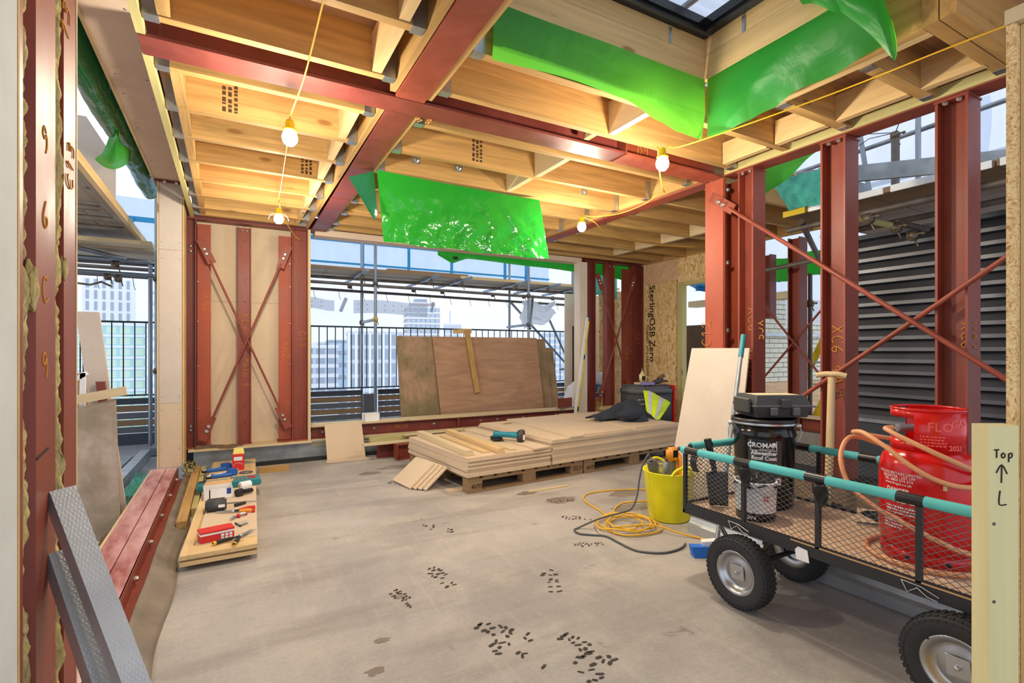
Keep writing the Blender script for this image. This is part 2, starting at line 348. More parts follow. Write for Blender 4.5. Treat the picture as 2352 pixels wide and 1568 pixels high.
# plain paints and plastics; the haze_ building colours have haze painted in
for n_, c_, r_ in [('black', (26, 26, 27), .35), ('black_rough', (34, 34, 35), .7), ('charcoal', (62, 62, 62), .55), ('grey_plastic', (92, 94, 94), .55), ('white', (232, 234, 234), .5), ('paper', (240, 240, 238), .8),
    ('red_paint', (206, 22, 22), .2), ('red_box', (206, 40, 34), .55), ('yellow_tub', (242, 234, 24), .38), ('yellow', (236, 200, 24), .4), ('yellow_cable', (228, 176, 40), .45), ('grey_cable', (84, 86, 86), .5),
    ('blue_tool', (24, 92, 176), .45), ('teal_foam', (92, 190, 188), .85), ('teal_plastic', (30, 128, 140), .4), ('teal_tool', (26, 130, 150), .4), ('hose', (226, 160, 112), .5), ('hivis', (214, 246, 24), .7), ('reflective', (206, 210, 220), .35),
    ('jacket', (46, 52, 64), .85), ('glove', (70, 70, 72), .9), ('rubber', (44, 44, 46), .75), ('rim', (176, 178, 180), .3), ('cart_black', (40, 40, 42), .5), ('ash', (206, 178, 132), .5), ('card', (196, 158, 110), .85), ('blue_bristle', (30, 110, 210), .6),
    ('glue', (236, 214, 150), .3), ('orange', (232, 150, 40), .45), ('emboss_highlight', (236, 84, 74), .4), ('yellow_grip', (226, 170, 40), .5), ('bag_blue', (44, 104, 190), .5), ('bag_yellow', (226, 214, 110), .6), ('purple_print', (150, 130, 190), .6), ('silver', (196, 198, 200), .3),
    ('chalk_yellow', (206, 146, 62), .9), ('ink', (34, 30, 28), .8), ('stamp', (70, 48, 26), .9), ('print_black', (28, 26, 24), .8), ('red_text', (200, 30, 40), .6), ('blue_text', (40, 70, 140), .6), ('slate', (96, 98, 104), .5), ('dark_slate', (58, 64, 74), .5),
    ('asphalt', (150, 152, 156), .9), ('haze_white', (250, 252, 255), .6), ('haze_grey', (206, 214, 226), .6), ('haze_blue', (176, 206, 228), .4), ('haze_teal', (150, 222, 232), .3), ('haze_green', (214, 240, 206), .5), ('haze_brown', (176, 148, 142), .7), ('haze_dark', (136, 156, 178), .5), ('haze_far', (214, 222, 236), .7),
    ('brickwhite', (226, 224, 206), .85), ('mortar', (150, 146, 128), .9), ('dark_void', (30, 30, 32), .9), ('plant_brown', (110, 88, 70), .9), ('dark_gloss', (20, 20, 22), .15)]:
    pbr(n_, c_, r_, .9 if n_ in ('rim', 'silver') else 0, .1, 7, .08 if r_ > .5 else 0)
t = NT('bulb_glow'); t.b.inputs['Emission Color'].default_value = (1, .86, .62, 1); t.b.inputs['Emission Strength'].default_value = 60; t.fin((1, 1, 1), .3)
pbr('mesh_wire', (112, 114, 118), .4, .7); pbr('louvre', (104, 104, 110), .35, .3, .28, 3, .3, 8, st=(1, .3, 1))

t = NT('dusty_red'); f = t.noise(t.coord((2, .5, 1)), 2.2, 6, .6); f2 = t.noise(t.coord((3, 1, 1)), 9, 4)
col = t.mix(t.ramp(f, [(.38, (0, 0, 0)), (.62, (.9,) * 3)]), lin((150, 76, 68)), lin((226, 186, 182))); col = t.mix(t.ramp(f2, [(.45, (0, 0, 0)), (.7, (.5,) * 3)]), col, lin((206, 150, 146)))
t.bump(f2, .06, .004); t.fin(col, .5, 0, .4)
# ================================================================== SETTING
ZB = 2.53            # underside of the steel beams
def bolt(mb, p, n, r=.013, h=.016):
    mb.lathe([(0, h), (r * .6, h), (r, h * .6), (r, 0)], p, 6, n, False)
def bolts_of(parent, pts, n, r=.013, name='bolt', mat='bolt'):
    for p in pts:
        mb = MB(); bolt(mb, p, n, r); mb.out(name, mat, parent)
# ---- floor
fl = MB(); fl.box(-.27, 5.95, -2.2, 5.93, -.18, 0)
fl = fl.out('floor', 'screed'); tag(fl, 'dusty screed floor with scuffs and boot prints', 'floor', kind='structure')
MB().grid(lambda u, v: (-.365 + .115 * v + .012 * math.sin(u * 23) * v, 1.72 + 3.85 * u, .075 - .072 * v ** .7 + .006 * math.sin(u * 31 + v * 3)), 90, 5, .003).out('edge_membrane', 'dpm_black', fl)
# boot prints: dark tread blocks left on the dusty floor
def footprint(x, y, a, s=1.0):
    mb = MB(); ca, sa = math.cos(a), math.sin(a); rnd = random.Random(int(x * 1000 + y * 77))
    def blk(cx, cy, w_, h_, t_):
        c, d = math.cos(t_), math.sin(t_); q = []
        for dx, dy in ((-w_, -h_ * .6), (0, -h_), (w_, -h_ * .5), (w_ * .8, h_), (-w_ * .7, h_ * .8)):
            u, v = cx + dx * c - dy * d, cy + dx * d + dy * c; q.append((x + (u * ca - v * sa) * s, y + (u * sa + v * ca) * s, .0012))
        mb.add(q, [(0, 1, 2, 3, 4)])
    k0 = rnd.uniform(.4, .7)
    for r_ in range(6):
        yy = -.01 + r_ * .029; wd = .046 - abs(r_ - 2.6) * .007
        for cx in (-wd * .8, wd * .1, wd * .85):
            if rnd.random() < k0: blk(cx + rnd.uniform(-.008, .008), yy + rnd.uniform(-.006, .006), rnd.uniform(.010, .019), rnd.uniform(.005, .011), rnd.uniform(-.9, .9))
    for r_ in range(3):
        for cx in (-.02, .02):
            if rnd.random() < k0: blk(cx + rnd.uniform(-.006, .006), -.11 + r_ * .026, rnd.uniform(.011, .02), rnd.uniform(.005, .011), rnd.uniform(-.8, .8))
    mb.out('boot_print', 'muck', fl)
# ---- left channel kerb in the opening
kb = thing('steel_kerb', 'pair of dusty red steel channels along the foot of the left opening', 'steel channel', (-.5, 1.2, 0))
MB().prof(C_poly(.1, .06, .008), (-.56, 1.72, .13), (-.56, 5.60, .13), (1, 0, 0), (0, 0, -1)).out('channel', 'dusty_red', kb)
MB().prof(C_poly(.088, .06, .008), (-.459, 1.72, .13), (-.459, 5.60, .13), (1, 0, 0), (0, 0, -1)).out('channel', 'dusty_red', kb)
MB().box(-.415, -.365, 1.72, 5.5, .03, .042).out('bottom_flange', 'red_steel', kb)
MB().box(-.42, -.412, 1.72, 5.56, .03, .13).out('web', 'red_steel', kb)
MB().box(-.625, -.612, 1.72, 5.60, .02, .128).out('board_edge', 'pale_Y', kb)
bolts_of(kb, [(-.411, y, .075) for y in (2.55, 3.1, 3.65, 4.2, 4.75, 5.3)], (1, 0, 0), .017)
MB().box(-.62, -.36, 1.72, 5.56, -.18, .029).out('kerb_base', 'concrete', kb)
# ---- clad header and clad corner post of the left opening
hd = thing('wall_left', 'boarded header and corner post around the left opening', 'wall', (-.46, 5.7, .13), kind='structure')
for y0, y1 in ((.4, 2.05), (2.052, 3.75), (3.752, 5.72)): MB().box(-.60, -.385, y0, y1, 2.765, 2.785).out('soffit_panel', 'soffit_board', hd)
MB().box(-.615, -.6, .4, 5.85, 2.755, 3.0).out('edge_board', 'pale_Y', hd)
MB().box(-.6, -.34, .4, 5.85, 2.79, 2.83).out('leak_blocker', 'dark_void', hd)  # added closing piece, blocks sky light leaking in above the header
for z0, z1, m_ in ((.13, .72, 'cement_board'), (.722, 2.13, 'cement_grey'), (2.132, 2.755, 'cement_grey')):
    MB().box(-.565, -.385, 5.62, 5.634, z0, z1).out('post_panel', m_, hd)
MB().box(-.383, -.37, 5.61, 5.86, .13, 2.75).out('post_edge', 'timber_edge', hd)
MB().box(-.58, -.567, 5.612, 5.86, .13, 2.75).out('post_edge', 'pale_Z', hd)
MB().box(-.6, -.36, 5.60, 5.86, 2.742, 2.766).out('cap_plate', 'maroon_steel', hd)
MB().box(-.565, -.385, 5.636, 5.86, .13, 2.74).out('post_core', 'pale_board', hd)
bolts_of(hd, [(-.52, 5.60, 2.745), (-.43, 5.60, 2.745)], (0, -1, -.6), .017)
sc = MB()
for y in (1.2, 1.9, 2.15, 2.9, 3.6, 3.85, 4.4, 5.1):
    for x in (-.565, -.42): sc.lathe([(0, -.0015), (.008, -.001), (.008, .001)], (x, y, 2.765), 8)
for z in (.3, .66, .78, 1.4, 2.05, 2.2, 2.6):
    for x in (-.545, -.41): sc.lathe([(0, .0015), (.006, 0)], (x, 5.62, z), 8, (0, -1, 0))
sc.out('screw_heads', 'galv_dull', hd)
wl = MB(); wl.grid(lambda u, v: (-.355 + .06 * u + .01 * noise.noise((u * 6, v * 6, 1)), 5.57 + .04 * noise.noise((u * 5, v * 9, 4)), .03 + .14 * v), 12, 14, .03); wl.out('wool_tuft', 'wool', hd)
# ---- near end of the left wall: steel flanges with mineral wool between
nl = thing('wall_left_end', 'cut end of left wall with red steel flanges and mineral wool', 'wall', (-.38, 1.45, 0), kind='structure')
def strip(y0, y1, x, m_, nm, z1=3.2): return MB().box(x - .05, x, y0, y1, -.05, z1).out(nm, m_, nl)
MB().box(-.48, -.335, 1.0, 1.234, -.05, 3.2).out('plasterboard', 'gypsum', nl)
MB().box(-.36, -.334, 1.235, 1.243, -.05, 3.2).out('paper_edge', 'timber_edge', nl)
strip(1.243, 1.312, -.348, 'red_steel', 'steel_flange'); 
MB().add([(-.37, 1.362, -.05), (-.345, 1.375, -.05), (-.345, 1.452, -.05), (-.352, 1.465, -.05), (-.352, 1.538, -.05), (-.4, 1.54, -.05), (-.4, 1.362, -.05)] +
         [(-.37, 1.362, 3.2), (-.345, 1.375, 3.2), (-.345, 1.452, 3.2), (-.352, 1.465, 3.2), (-.352, 1.538, 3.2), (-.4, 1.54, 3.2), (-.4, 1.362, 3.2)],
         [(i, (i + 1) % 7, 7 + (i + 1) % 7, 7 + i) for i in range(7)]).out('steel_flange', 'red_steel', nl)
strip(1.592, 1.700, -.349, 'red_steel', 'steel_flange')
MB().box(-.42, -.3475, 1.7005, 1.71, -.05, 3.2).out('edge_strip', 'pale_Z', nl)
MB().box(-.5, -.402, 1.236, 1.70, -.05, 3.2).out('web', 'maroon_steel', nl)
def wool(y0, y1, seed, bulge=.03, x=-.372):
    mb = MB()
    def fn(u, v):
        z = -.05 + 3.2 * v; n1 = noise.noise((u * 2, z * 5, seed)); n2 = noise.noise((u * 5, z * 17, seed + 5)); n3 = noise.noise((u * 9, z * 45, seed + 2))
        e = math.sin(u * math.pi)
        return (x + e * (bulge + .012 * n1 + .010 * n2) + .006 * n3, y0 + (y1 - y0) * u + .010 * n2 * (1 if u > .5 else -.3) + .006 * n3, z)
    mb.grid(fn, 12, 560); mb.out('mineral_wool', 'wool', nl)
wool(1.310, 1.364, 3.0, .018); wool(1.538, 1.594, 9.0, .02)
def tuft(y, z, s, x=-.345):
    mb = MB(); bm = bmesh.new(); bmesh.ops.create_icosphere(bm, subdivisions=4, radius=1)
    for v in bm.verts:
        d = 1 + .35 * noise.noise(v.co * 2 + Vector((z, y, 0))) + .12 * noise.noise(v.co * 7)
        v.co = Vector((x + v.co.x * s[0] * d, y + v.co.y * s[1] * d, z + v.co.z * s[2] * d))
    bm.verts.index_update(); mb.add([v.co.copy() for v in bm.verts], [[v.index for v in f.verts] for f in bm.faces], True); bm.free(); mb.out('mineral_wool', 'wool', nl)
tuft(1.368, 1.33, (.012, .02, .05), -.352); tuft(1.60, 1.40, (.008, .012, .03), -.352); tuft(1.35, .55, (.008, .014, .05), -.356)
for k, s_ in enumerate(('9', '6', 'C', '9')):
    chalk(s_, .055, (-.3445, 1.42, 1.62 - k * .16), (0, 1, .2), (0, -.2, 1), 'chalk_yellow', nl, .002)
chalk('13', .06, (-.3465, 1.62, 1.95), (0, .2, 1), (0, -1, .2), 'chalk_yellow', nl, .0018); chalk('C13', .05, (-.3465, 1.66, 1.6), (0, .1, 1), (0, -1, .1), 'chalk_yellow', nl, .0018)
chalk('C12', .05, (-.3465, 1.26, 1.9), (0, .1, 1), (0, -1, .1), 'chalk_yellow', nl, .0018)
MB().bar((-.3435, 1.375, .98), (-.3435, 1.45, .99), .002, .004).out('pencil_line', 'ink', nl)
# ---- back wall: boards behind steel
wb = thing('wall_back', 'boarded back wall behind the left braced bay', 'wall', (.2, 6.15, .2), kind='structure')
for x0, x1 in ((-.4, .135), (.137, .78)):
    for z0, z1 in ((.2, 1.72), (1.722, 2.6)): MB().box(x0, x1, 6.16, 6.172, z0, z1).out('wall_panel', 'cement_board', wb)
MB().box(.75, .775, 5.96, 6.2, .2, 2.53).out('reveal_board', 'pale_Z', wb)
MB().box(-.4, .8, 6.173, 6.22, -.1, 2.7).out('backing', 'dark_void', wb)
MB().box(.83, 4.5, 6.02, 6.2, 2.49, 2.56).out('head_board', 'soffit_board', wb)
ub = thing('galvanised_beam', 'grey galvanised base beam under the left braced bay', 'steel beam', (.4, 6, .03))
MB().prof(I_poly(.19, .1, .014), (-.32, 6.03, .105), (1.75, 6.03, .105), (0, 0, 1), (0, 1, 0)).out('beam', 'galv_dull', ub)
MB().box(-.36, .78, 5.93, 6.16, .2, .222).out('sole_plate', 'pale_X', ub)
MB().box(-.3, 4.6, 5.93, 6.12, -.18, -.03).out('gap_base', 'dark_void', ub)
MB().box(-.1, 1.5, 5.94, 5.99, -.03, .035).out('dpm_roll', 'black_rough', ub)
mb = MB(); mb.grid(lambda u, v: (-.3 + .42 * u, 5.93 + .1 * v + .02 * math.sin(u * 7), .222 + .035 * math.sin(v * 3.1) * (1 - u * .6) + .01 * noise.noise((u * 6, v * 4, 0))), 16, 8, .004); mb.out('felt_scrap', 'plant_brown', ub)
# columns of the back wall
def col_label(n, lab, loc): return thing(n, lab, 'steel column', loc)
c = col_label('steel_column', 'dark red corner column beside the boarded post, marked XA2 plate', (-.33, 6.08, .22))
MB().prof(I_poly(.10, .12), (-.345, 6.09, .222), (-.345, 6.09, ZB), (1, 0, 0), (0, 1, 0)).out('shaft', 'maroon_steel', c)
MB().box(-.288, -.17, 6.06, 6.07, .235, 2.49).out('side_plate', 'orange_steel', c)
MB().box(-.40, -.17, 5.99, 6.15, .222, .234).out('base_plate', 'red_steel', c)
bolts_of(c, [(-.345, 6.083, z) for z in (.40, .44, 2.21, 2.26)], (0, -1, 0), .016); bolts_of(c, [(-.283, 6.055, z) for z in (.62, 1.05, 1.5, 1.9)], (0, -1, 0), .008)
chalk('XA2', .075, (-.245, 6.058, 1.78), (0, 0, -1), (1, 0, 0), 'chalk_yellow', c)
c = col_label('steel_column', 'slim middle post between the crossed braces, marked XC6', (.137, 6.08, .22))
MB().prof(C_poly(.122, .05, .009), (.137, 6.09, .225), (.137, 6.09, 2.5), (1, 0, 0), (0, -1, 0)).out('shaft', 'red_steel', c)
MB().box(.07, .204, 6.03, 6.10, .222, .232).out('base_plate', 'red_steel', c)
bolts_of(c, [(.115, 6.08, 2.47), (.16, 6.08, 2.47)], (0, -1, 0), .01); bolts_of(c, [(.137, 6.08, z) for z in (2.36, 1.95, 1.72, 1.5, .62, .45)], (0, -1, 0), .005, mat='dark_metal')
chalk('XC6', .085, (.105, 6.078, 1.6), (0, 0, -1), (1, 0, 0), 'chalk_yellow', c); chalk('MAIN 9', .06, (.115, 6.078, 1.12), (0, 0, -1), (1, 0, 0), 'chalk_yellow', c)
c = col_label('steel_column', 'broad red column at left side of window, marked C13', (.66, 6.08, .22))
MB().prof(I_poly(.165, .13), (.675, 6.08, .235), (.675, 6.08, ZB), (1, 0, 0), (0, 1, 0)).out('shaft', 'red_steel', c)
MB().box(.462, .588, 6.06, 6.07, .24, 2.45).out('side_plate', 'orange_steel', c); MB().box(.45, .77, 5.98, 6.15, .222, .236).out('base_plate', 'red_steel', c)
bolts_of(c, [(.575, 6.055, z) for z in (.62, 1.05, 1.5, 1.9, 2.15)], (0, -1, 0), .008); bolts_of(c, [(.755, 6.012, z) for z in (.35, .8, 1.25, 1.62, 1.95, 2.2)], (0, -1, 0), .006)
chalk('C13', .075, (.665, 6.074, 1.42), (0, 0, -1), (1, 0, 0), 'chalk_yellow', c); chalk('YA2', .075, (.50, 6.058, 1.3), (0, 0, -1), (1, 0, 0), 'chalk_yellow', c)
for x, lab in ((4.67, 'red column at right side of window with pale board on its side'),):
    c = col_label('steel_column', lab, (x, 6.08, .2))
    MB().prof(I_poly(.16, .14), (x, 6.08, .05), (x, 6.08, ZB), (1, 0, 0), (0, 1, 0)).out('shaft', 'maroon_steel', c)
    MB().box(4.45, 4.585, 6.0, 6.14, .0, 2.5).out('side_board', 'pale_board', c)
c = col_label('steel_column', 'slender red post between the far right crossed braces', (5.05, 6.08, .2))
MB().prof(I_poly(.15, .1), (5.053, 6.08, .05), (5.053, 6.08, ZB), (1, 0, 0), (0, 1, 0)).out('shaft', 'red_steel', c)
bolts_of(c, [(5.02, 6.02, 2.48), (5.09, 6.02, 2.48)], (0, -1, 0), .012)
c = col_label('steel_column', 'pair of red columns in the far corner beside the strand board', (5.5, 6.08, .2))
MB().prof(I_poly(.18, .15), (5.60, 6.08, .05), (5.60, 6.08, ZB), (1, 0, 0), (0, 1, 0)).out('shaft', 'maroon_steel', c)
MB().box(5.30, 5.5, 6.07, 6.08, .05, 2.47).out('side_plate', 'red_steel', c)
bolts_of(c, [(5.47, 6.065, z) for z in (.6, 1.2, 1.8, 2.1)], (0, -1, 0), .011); chalk('YA2', .08, (5.37, 6.066, 1.25), (0, 0, -1), (1, 0, 0), 'chalk_yellow', c); chalk('C61', .09, (5.57, 6.07, 1.5), (0, 0, -1), (1, 0, 0), 'chalk_yellow', c)
# brace rods with end plates
def brace(lab, p, q, nrm, r=.011, pl=.2, mat='red_steel', w_=.075):
    p, q, nrm = V(p), V(q), V(nrm); d = (q - p).normalized(); t_ = thing('brace_rod', lab, 'brace', p)
    MB().tube([p + d * pl * .8, q - d * pl * .8], r, 10).out('rod', mat, t_)
    for a, e in ((p, d), (q, -d)):
        s_ = nrm.cross(e).normalized(); mb = MB()
        mb.prof([(-w_ * .5, -.05), (w_ * .5, -.05), (w_ * .62, pl), (-w_ * .42, pl)], a - nrm * .005, a + nrm * .005, s_, e); pt = mb.out('end_plate', mat, t_)
        for k in (.05, .1): 
            b = MB(); bolt(b, a + e * k + nrm * .006, nrm, .019, .018); b.out('bolt', 'bolt', pt)
    return t_
brace('red rod rising left to right across the back wall, left braced bay', (-.22, 5.95, .35), (.535, 5.95, 2.28), (0, -1, 0))
brace('red rod falling left to right across the back wall, left braced bay', (-.24, 5.985, 2.27), (.535, 5.985, .42), (0, -1, 0))
brace('far red rod rising to the corner columns, right of window', (4.78, 5.955, .5), (5.44, 5.955, 2.30), (0, -1, 0), .013)
brace('far red rod falling from the window column, right of window', (4.78, 5.992, 2.30), (5.44, 5.992, .55), (0, -1, 0), .013)
# sill beam of the window
s = thing('sill_beam', 'red steel channel forming the window sill, capped by pale timber', 'steel beam', (2.6, 6.05, .2))
MB().prof(C_poly(.13, .06, .01), (.80, 6.10, .285), (4.6, 6.10, .285), (0, 0, 1), (0, -1, 0)).out('channel', 'maroon_steel', s)
MB().box(.78, 4.6, 6.03, 6.26, .352, .372).out('sill_board', 'pale_X', s); MB().box(.78, 4.6, 6.02, 6.2, .15, .219).out('bottom_board', 'pale_X', s)
bolts_of(s, [(x, 6.09, .285) for x in (.92, 1.5, 2.25, 2.9, 3.15, 3.55, 4.1)], (0, -1, 0), .02)
MB().box(2.55, 2.57, 6.035, 6.1, .225, .35).out('stiffener', 'red_steel', s); chalk('MAIN', .05, (1.75, 6.088, .26), (1, 0, 0), (0, 0, 1), 'chalk_yellow', s, .002)
MB().box(.78, 4.6, 6.13, 6.2, -.05, .15).out('upstand', 'galv_dull', s)
# ---- ceiling
ce = thing('ceiling', 'open timber joisted ceiling with plywood deck above', 'ceiling', (0, 0, 2.5), kind='structure')
JH = .22; JZ = 2.545
def joist(x0, x1, y, m_='joist_X', th=.045, z=JZ, h=JH, nm='joist'): return MB().box(x0, x1, y - th / 2, y + th / 2, z, z + h).out(nm, m_, ce)
SKX0, SKX1, SKY0, SKY1 = 1.02, 2.40, 1.10, 2.04
YJ = [.35, .8, 1.25, 1.7, 2.06, 2.50, 2.92, 3.38, 3.80, 4.26, 4.72, 5.18, 5.62, 5.90]
def hanger(x, y, j, side):
    mb = MB(); x0, x1 = (x, x + .055 * side); x0, x1 = min(x0, x1), max(x0, x1)
    mb.box(x0, x1, y - .028, y + .028, JZ - .004, JZ - .0005); mb.box(x0, x1, y - .0265, y - .0235, JZ, JZ + .15); mb.box(x0, x1, y + .0235, y + .0265, JZ, JZ + .15)
    mb.out('joist_hanger', 'hanger', j)
for y in YJ:
    j = joist(-.31, .72, y); hanger(-.305, y, j, 1); hanger(.715, y, j, -1)
for i in range(len(YJ) - 1):
    y0, y1 = YJ[i] + .024, YJ[i + 1] - .024
    if abs(y0 - 2.524) < .01: continue
    MB().box(-.255, -.21, y0, y1, JZ + .004, JZ + JH - .03).out('noggin', 'joist_Y', ce)
    MB().box(.60, .645, y0, y1, JZ + .004, JZ + JH - .03).out('noggin', 'pine_Y', ce)
MB().box(-.345, -.312, .3, 5.98, JZ - .01, JZ + .03).out('ledger', 'greenwood_Y', ce); MB().box(.722, .752, .3, 2.6, JZ - .005, JZ + JH).out('ledger', 'joist_Y', ce); MB().box(.722, .752, 2.82, 5.95, JZ - .005, JZ + JH).out('ledger', 'joist_Y', ce)
MB().box(.918, .948, .3, 2.6, JZ - .005, JZ + JH).out('ledger', 'joist_Y', ce); MB().box(.918, .948, 2.82, 5.95, JZ - .005, JZ + JH).out('ledger', 'joist_Y', ce)
XR = 3.30
for y in YJ:
    if y > 2.4:
        j = joist(.95, XR - .04, y); hanger(.955, y, j, 1); hanger(XR - .045, y, j, -1)
        if abs(y - 3.80) < .01 : joist(.95, XR - .04, y + .047)
    if y > 2.8:
        j = joist(3.43, 5.70, y, 'joist_X'); hanger(3.435, y, j, 1)
j = joist(.95, XR - .04, 2.10); hanger(.955, 2.10, j, 1)
for x, ya, yb in ((2.08, 2.124, 2.478), (2.08, 2.944, 3.356), (2.06, 3.404, 3.776), (2.08, 4.284, 4.696), (2.05, 4.744, 5.156), (4.75, 3.4, 3.78), (4.75, 3.82, 4.23), (4.75, 4.28, 4.69), (4.75, 4.74, 5.15), (4.75, 5.2, 5.59), (2.1, 5.2, 5.59)):
    MB().box(x - .022, x + .022, ya, yb, JZ + .002, JZ + JH - .02).out('noggin', 'pale_Y', ce)
MB().box(1.98, 2.02, 2.524, 2.63, JZ + .01, JZ + JH - .03).out('noggin', 'pine_Y', ce)
# trimmers and short joists to the right of the skylight
MB().box(2.535, 2.58, 1.03, 2.076, JZ, JZ + JH).out('trimmer', 'joist_Y', ce); MB().box(2.582, 2.627, 1.03, 2.076, JZ, JZ + JH).out('trimmer', 'pine_Y', ce)
for y in (1.72, 1.30):
    j = joist(2.63, XR - .02, y, 'joist_X', .06); hanger(2.632, y, j, 1); hanger(XR - .03, y, j, -1)
for y in (.94, 1.0): j = joist(2.52, XR - .02, y, 'joist_X', .055); hanger(XR - .03, y, j, -1)
for ya, yb in ((1.02, 1.27), (1.33, 1.69), (1.75, 2.07), (2.13, 2.47)): MB().box(3.1, 3.145, ya, yb, JZ - .002, JZ + .15).out('noggin', 'pine_Y', ce)
MB().box(XR - .02, XR + .01, .3, 2.6, JZ - .008, JZ + .05).out('ledger', 'greenwood_Y', ce); MB().box(XR - .038, XR, 2.82, 5.95, JZ, JZ + JH).out('ledger', 'joist_Y', ce)
# deck sheets
DZ = JZ + JH
for x0, x1, y0, y1 in ((-.345, .83, .2, 2.7), (-.345, .83, 2.702, 5.1), (-.345, .83, 5.102, 6.3), (.832, 3.4, 2.102, 3.3), (.832, 3.4, 3.302, 4.5), (.832, 3.4, 4.502, 6.3), (2.5, 3.4, .2, 2.1), (.832, 1.0, .2, 2.1), (1.002, 2.498, .2, 1.05), (3.402, 5.9, 2.75, 4.0), (3.402, 5.9, 4.002, 6.3)):
    MB().box(x0, x1, y0, y1, DZ, DZ + .018).out('deck_panel', 'ply_deck', ce)
MB().box(-.345, 1.0, -.6, .198, DZ, DZ + .02).out('deck_panel', 'ply_deck', ce); MB().box(1.002, 3.4, -.6, .198, DZ, DZ + .02).out('deck_panel', 'ply_deck', ce)
# stamped lettering on joists
for x, y in ((-.02, 3.38 - .0235), (1.55, 3.38 - .0235), (.5, 4.26 - .0235), (1.9, 5.18 - .0235)):
    dashes(3, .15, .018, .03, (x, y - .0005, JZ + .03), (0, 0, 1), (-1, 0, 0), 'stamp', ce, 'grade_stamp', int(x * 100))
for x, y in ((1.25, 3.80), (1.6, 3.80), (2.85, 3.8), (2.4, 4.26)):
    b = MB(); bolt(b, (x, y - .024, JZ + .12), (0, -1, 0), .022, .02); b.box(x - .03, x + .03, y - .027, y - .0235, JZ + .09, JZ + .15); b.out('bolt_plate', 'galv', ce)
# ---- steel beams under the ceiling
def sbeam(lab, p, q, u, mat='red_steel', dep=.2, wid=.15):
    p, q = V(p), V(q); t_ = thing('steel_beam', lab, 'steel beam', p); d = V(0, 0, dep / 2)
    MB().prof(I_poly(dep, wid, .014, .01), p + d, q + d, (0, 0, 1), u).out('beam', mat, t_); return t_
b1 = sbeam('near part of the long red ceiling beam, from skylight edge to cross beam', (.835, -.5, ZB), (.835, 2.625, ZB), (1, 0, 0), 'red_steel', wid=.155)
b2 = sbeam('far part of the long red ceiling beam, running to the back wall', (.835, 2.80, ZB), (.86, 6.0, ZB), (1, 0, 0), 'maroon_steel', wid=.155)
MB().box(.76, .93, 4.62, 4.635, ZB - .002, ZB).out('splice', 'maroon_steel', b2)
b3 = sbeam('red cross beam spanning the room under the joists, marked B4', (-.34, 2.715, ZB), (2.33, 2.715, ZB), (0, 1, 0), 'maroon_steel', wid=.165)
chalk('B4', .06, (1.02, 2.78, ZB - .003), (-1, .1, 0), (0, 1, 0), 'chalk_yellow', b3, .0025)
b4 = sbeam('orange end piece of the cross beam near the marked C12 column', (2.35, 2.715, ZB), (3.3, 2.715, ZB), (0, 1, 0), 'orange_steel', wid=.165)
MB().box(2.325, 2.335, 2.62, 2.80, ZB, ZB + .2).out('end_plate', 'red_steel', b4); chalk('D9', .07, (2.5, 2.7, ZB + .05), (1, 0, 0), (0, 0, 1), 'chalk_yellow', b4, .003)
b5 = sbeam('red edge beam over the right hand columns', (3.36, .3, ZB), (3.36, 2.62, ZB), (1, 0, 0), 'red_steel', wid=.14)
b6 = sbeam('red beam running from the C12 column back to the window wall', (3.36, 2.80, ZB), (3.36, 6.0, ZB), (1, 0, 0), 'red_steel', wid=.13)
b7 = sbeam('red head beam along the top of the back wall', (-.38, 6.09, ZB), (5.74, 6.09, ZB), (0, 1, 0), 'maroon_steel', .15, .13)
bolts_of(b5, [(3.30, 2.58, ZB + .02), (3.30, 2.5, ZB + .02)], (0, -1, 0))
# ---- right hand columns X=3.36
def rcol(y, lab, w_=.16, d_=.15, z0=.40, mat='red_steel', marks=()):
    t_ = col_label('steel_column', lab, (3.37, y, z0)); MB().prof(I_poly(w_, d_, .012, .01), (3.38, y, z0), (3.38, y, ZB - .012), (0, 1, 0), (1, 0, 0)).out('shaft', mat, t_)
    MB().box(3.30, 3.46, y - w_ / 2 - .005, y + w_ / 2 + .005, ZB - .012, ZB - .001).out('cap_plate', mat, t_)
    bolts_of(t_, [(3.32, y - .03, ZB - .013), (3.32, y + .03, ZB - .013)], (0, 0, -1), .014)
    for s_, sz, yy, zz in marks: chalk(s_, sz, (3.372, yy, zz), (0, 0, -1), (0, -1, 0), 'chalk_yellow', t_, .0035)
    return t_
kr = thing('kerb_right', 'dark kerb with timber facing under the right hand columns', 'kerb', (3.4, 1.4, 0), kind='structure')
MB().box(3.32, 3.6, .2, 2.62, -.1, .385).out('kerb_core', 'dark_void', kr); MB().box(3.27, 3.318, .2, 2.62, .22, .36).out('timber_facing', 'brownwood_Y', kr); MB().box(3.28, 3.55, .2, 2.62, .386, .40).out('felt_strip', 'black_rough', kr)
MB().prof(I_poly(.14, .15, .012, .01), (3.38, .68, .40), (3.38, .68, ZB - .012), (0, 1, 0), (1, 0, 0)).out('end_post', 'red_steel', kr)
c12 = col_label('steel_column', 'heavy orange red corner column marked C12 beside the leaning board', (3.36, 2.75, 0))
MB().prof(I_poly(.17, .18, .014, .01), (3.40, 2.715, 0), (3.40, 2.715, ZB - .002), (1, 0, 0), (0, 1, 0)).out('shaft', 'orange_steel', c12)
MB().box(3.308, 3.316, 2.632, 2.80, 0, ZB - .002).out('face_plate', 'orange_steel', c12)
chalk('C12', .085, (3.305, 2.745, 1.24), (0, 0, 1), (0, 1, 0), 'chalk_yellow', c12)
bolts_of(c12, [(3.35, 2.63, z) for z in (2.44, 1.88, 1.36)], (0, -1, 0), .018)
rcol(2.44, 'slim red column second from the C12 column, marked XC6', .125, .14, marks=(('XC6', .075, 2.46, 1.52), ('MAIN', .06, 2.46, 1.2), ('XC5', .06, 2.40, 1.42)))
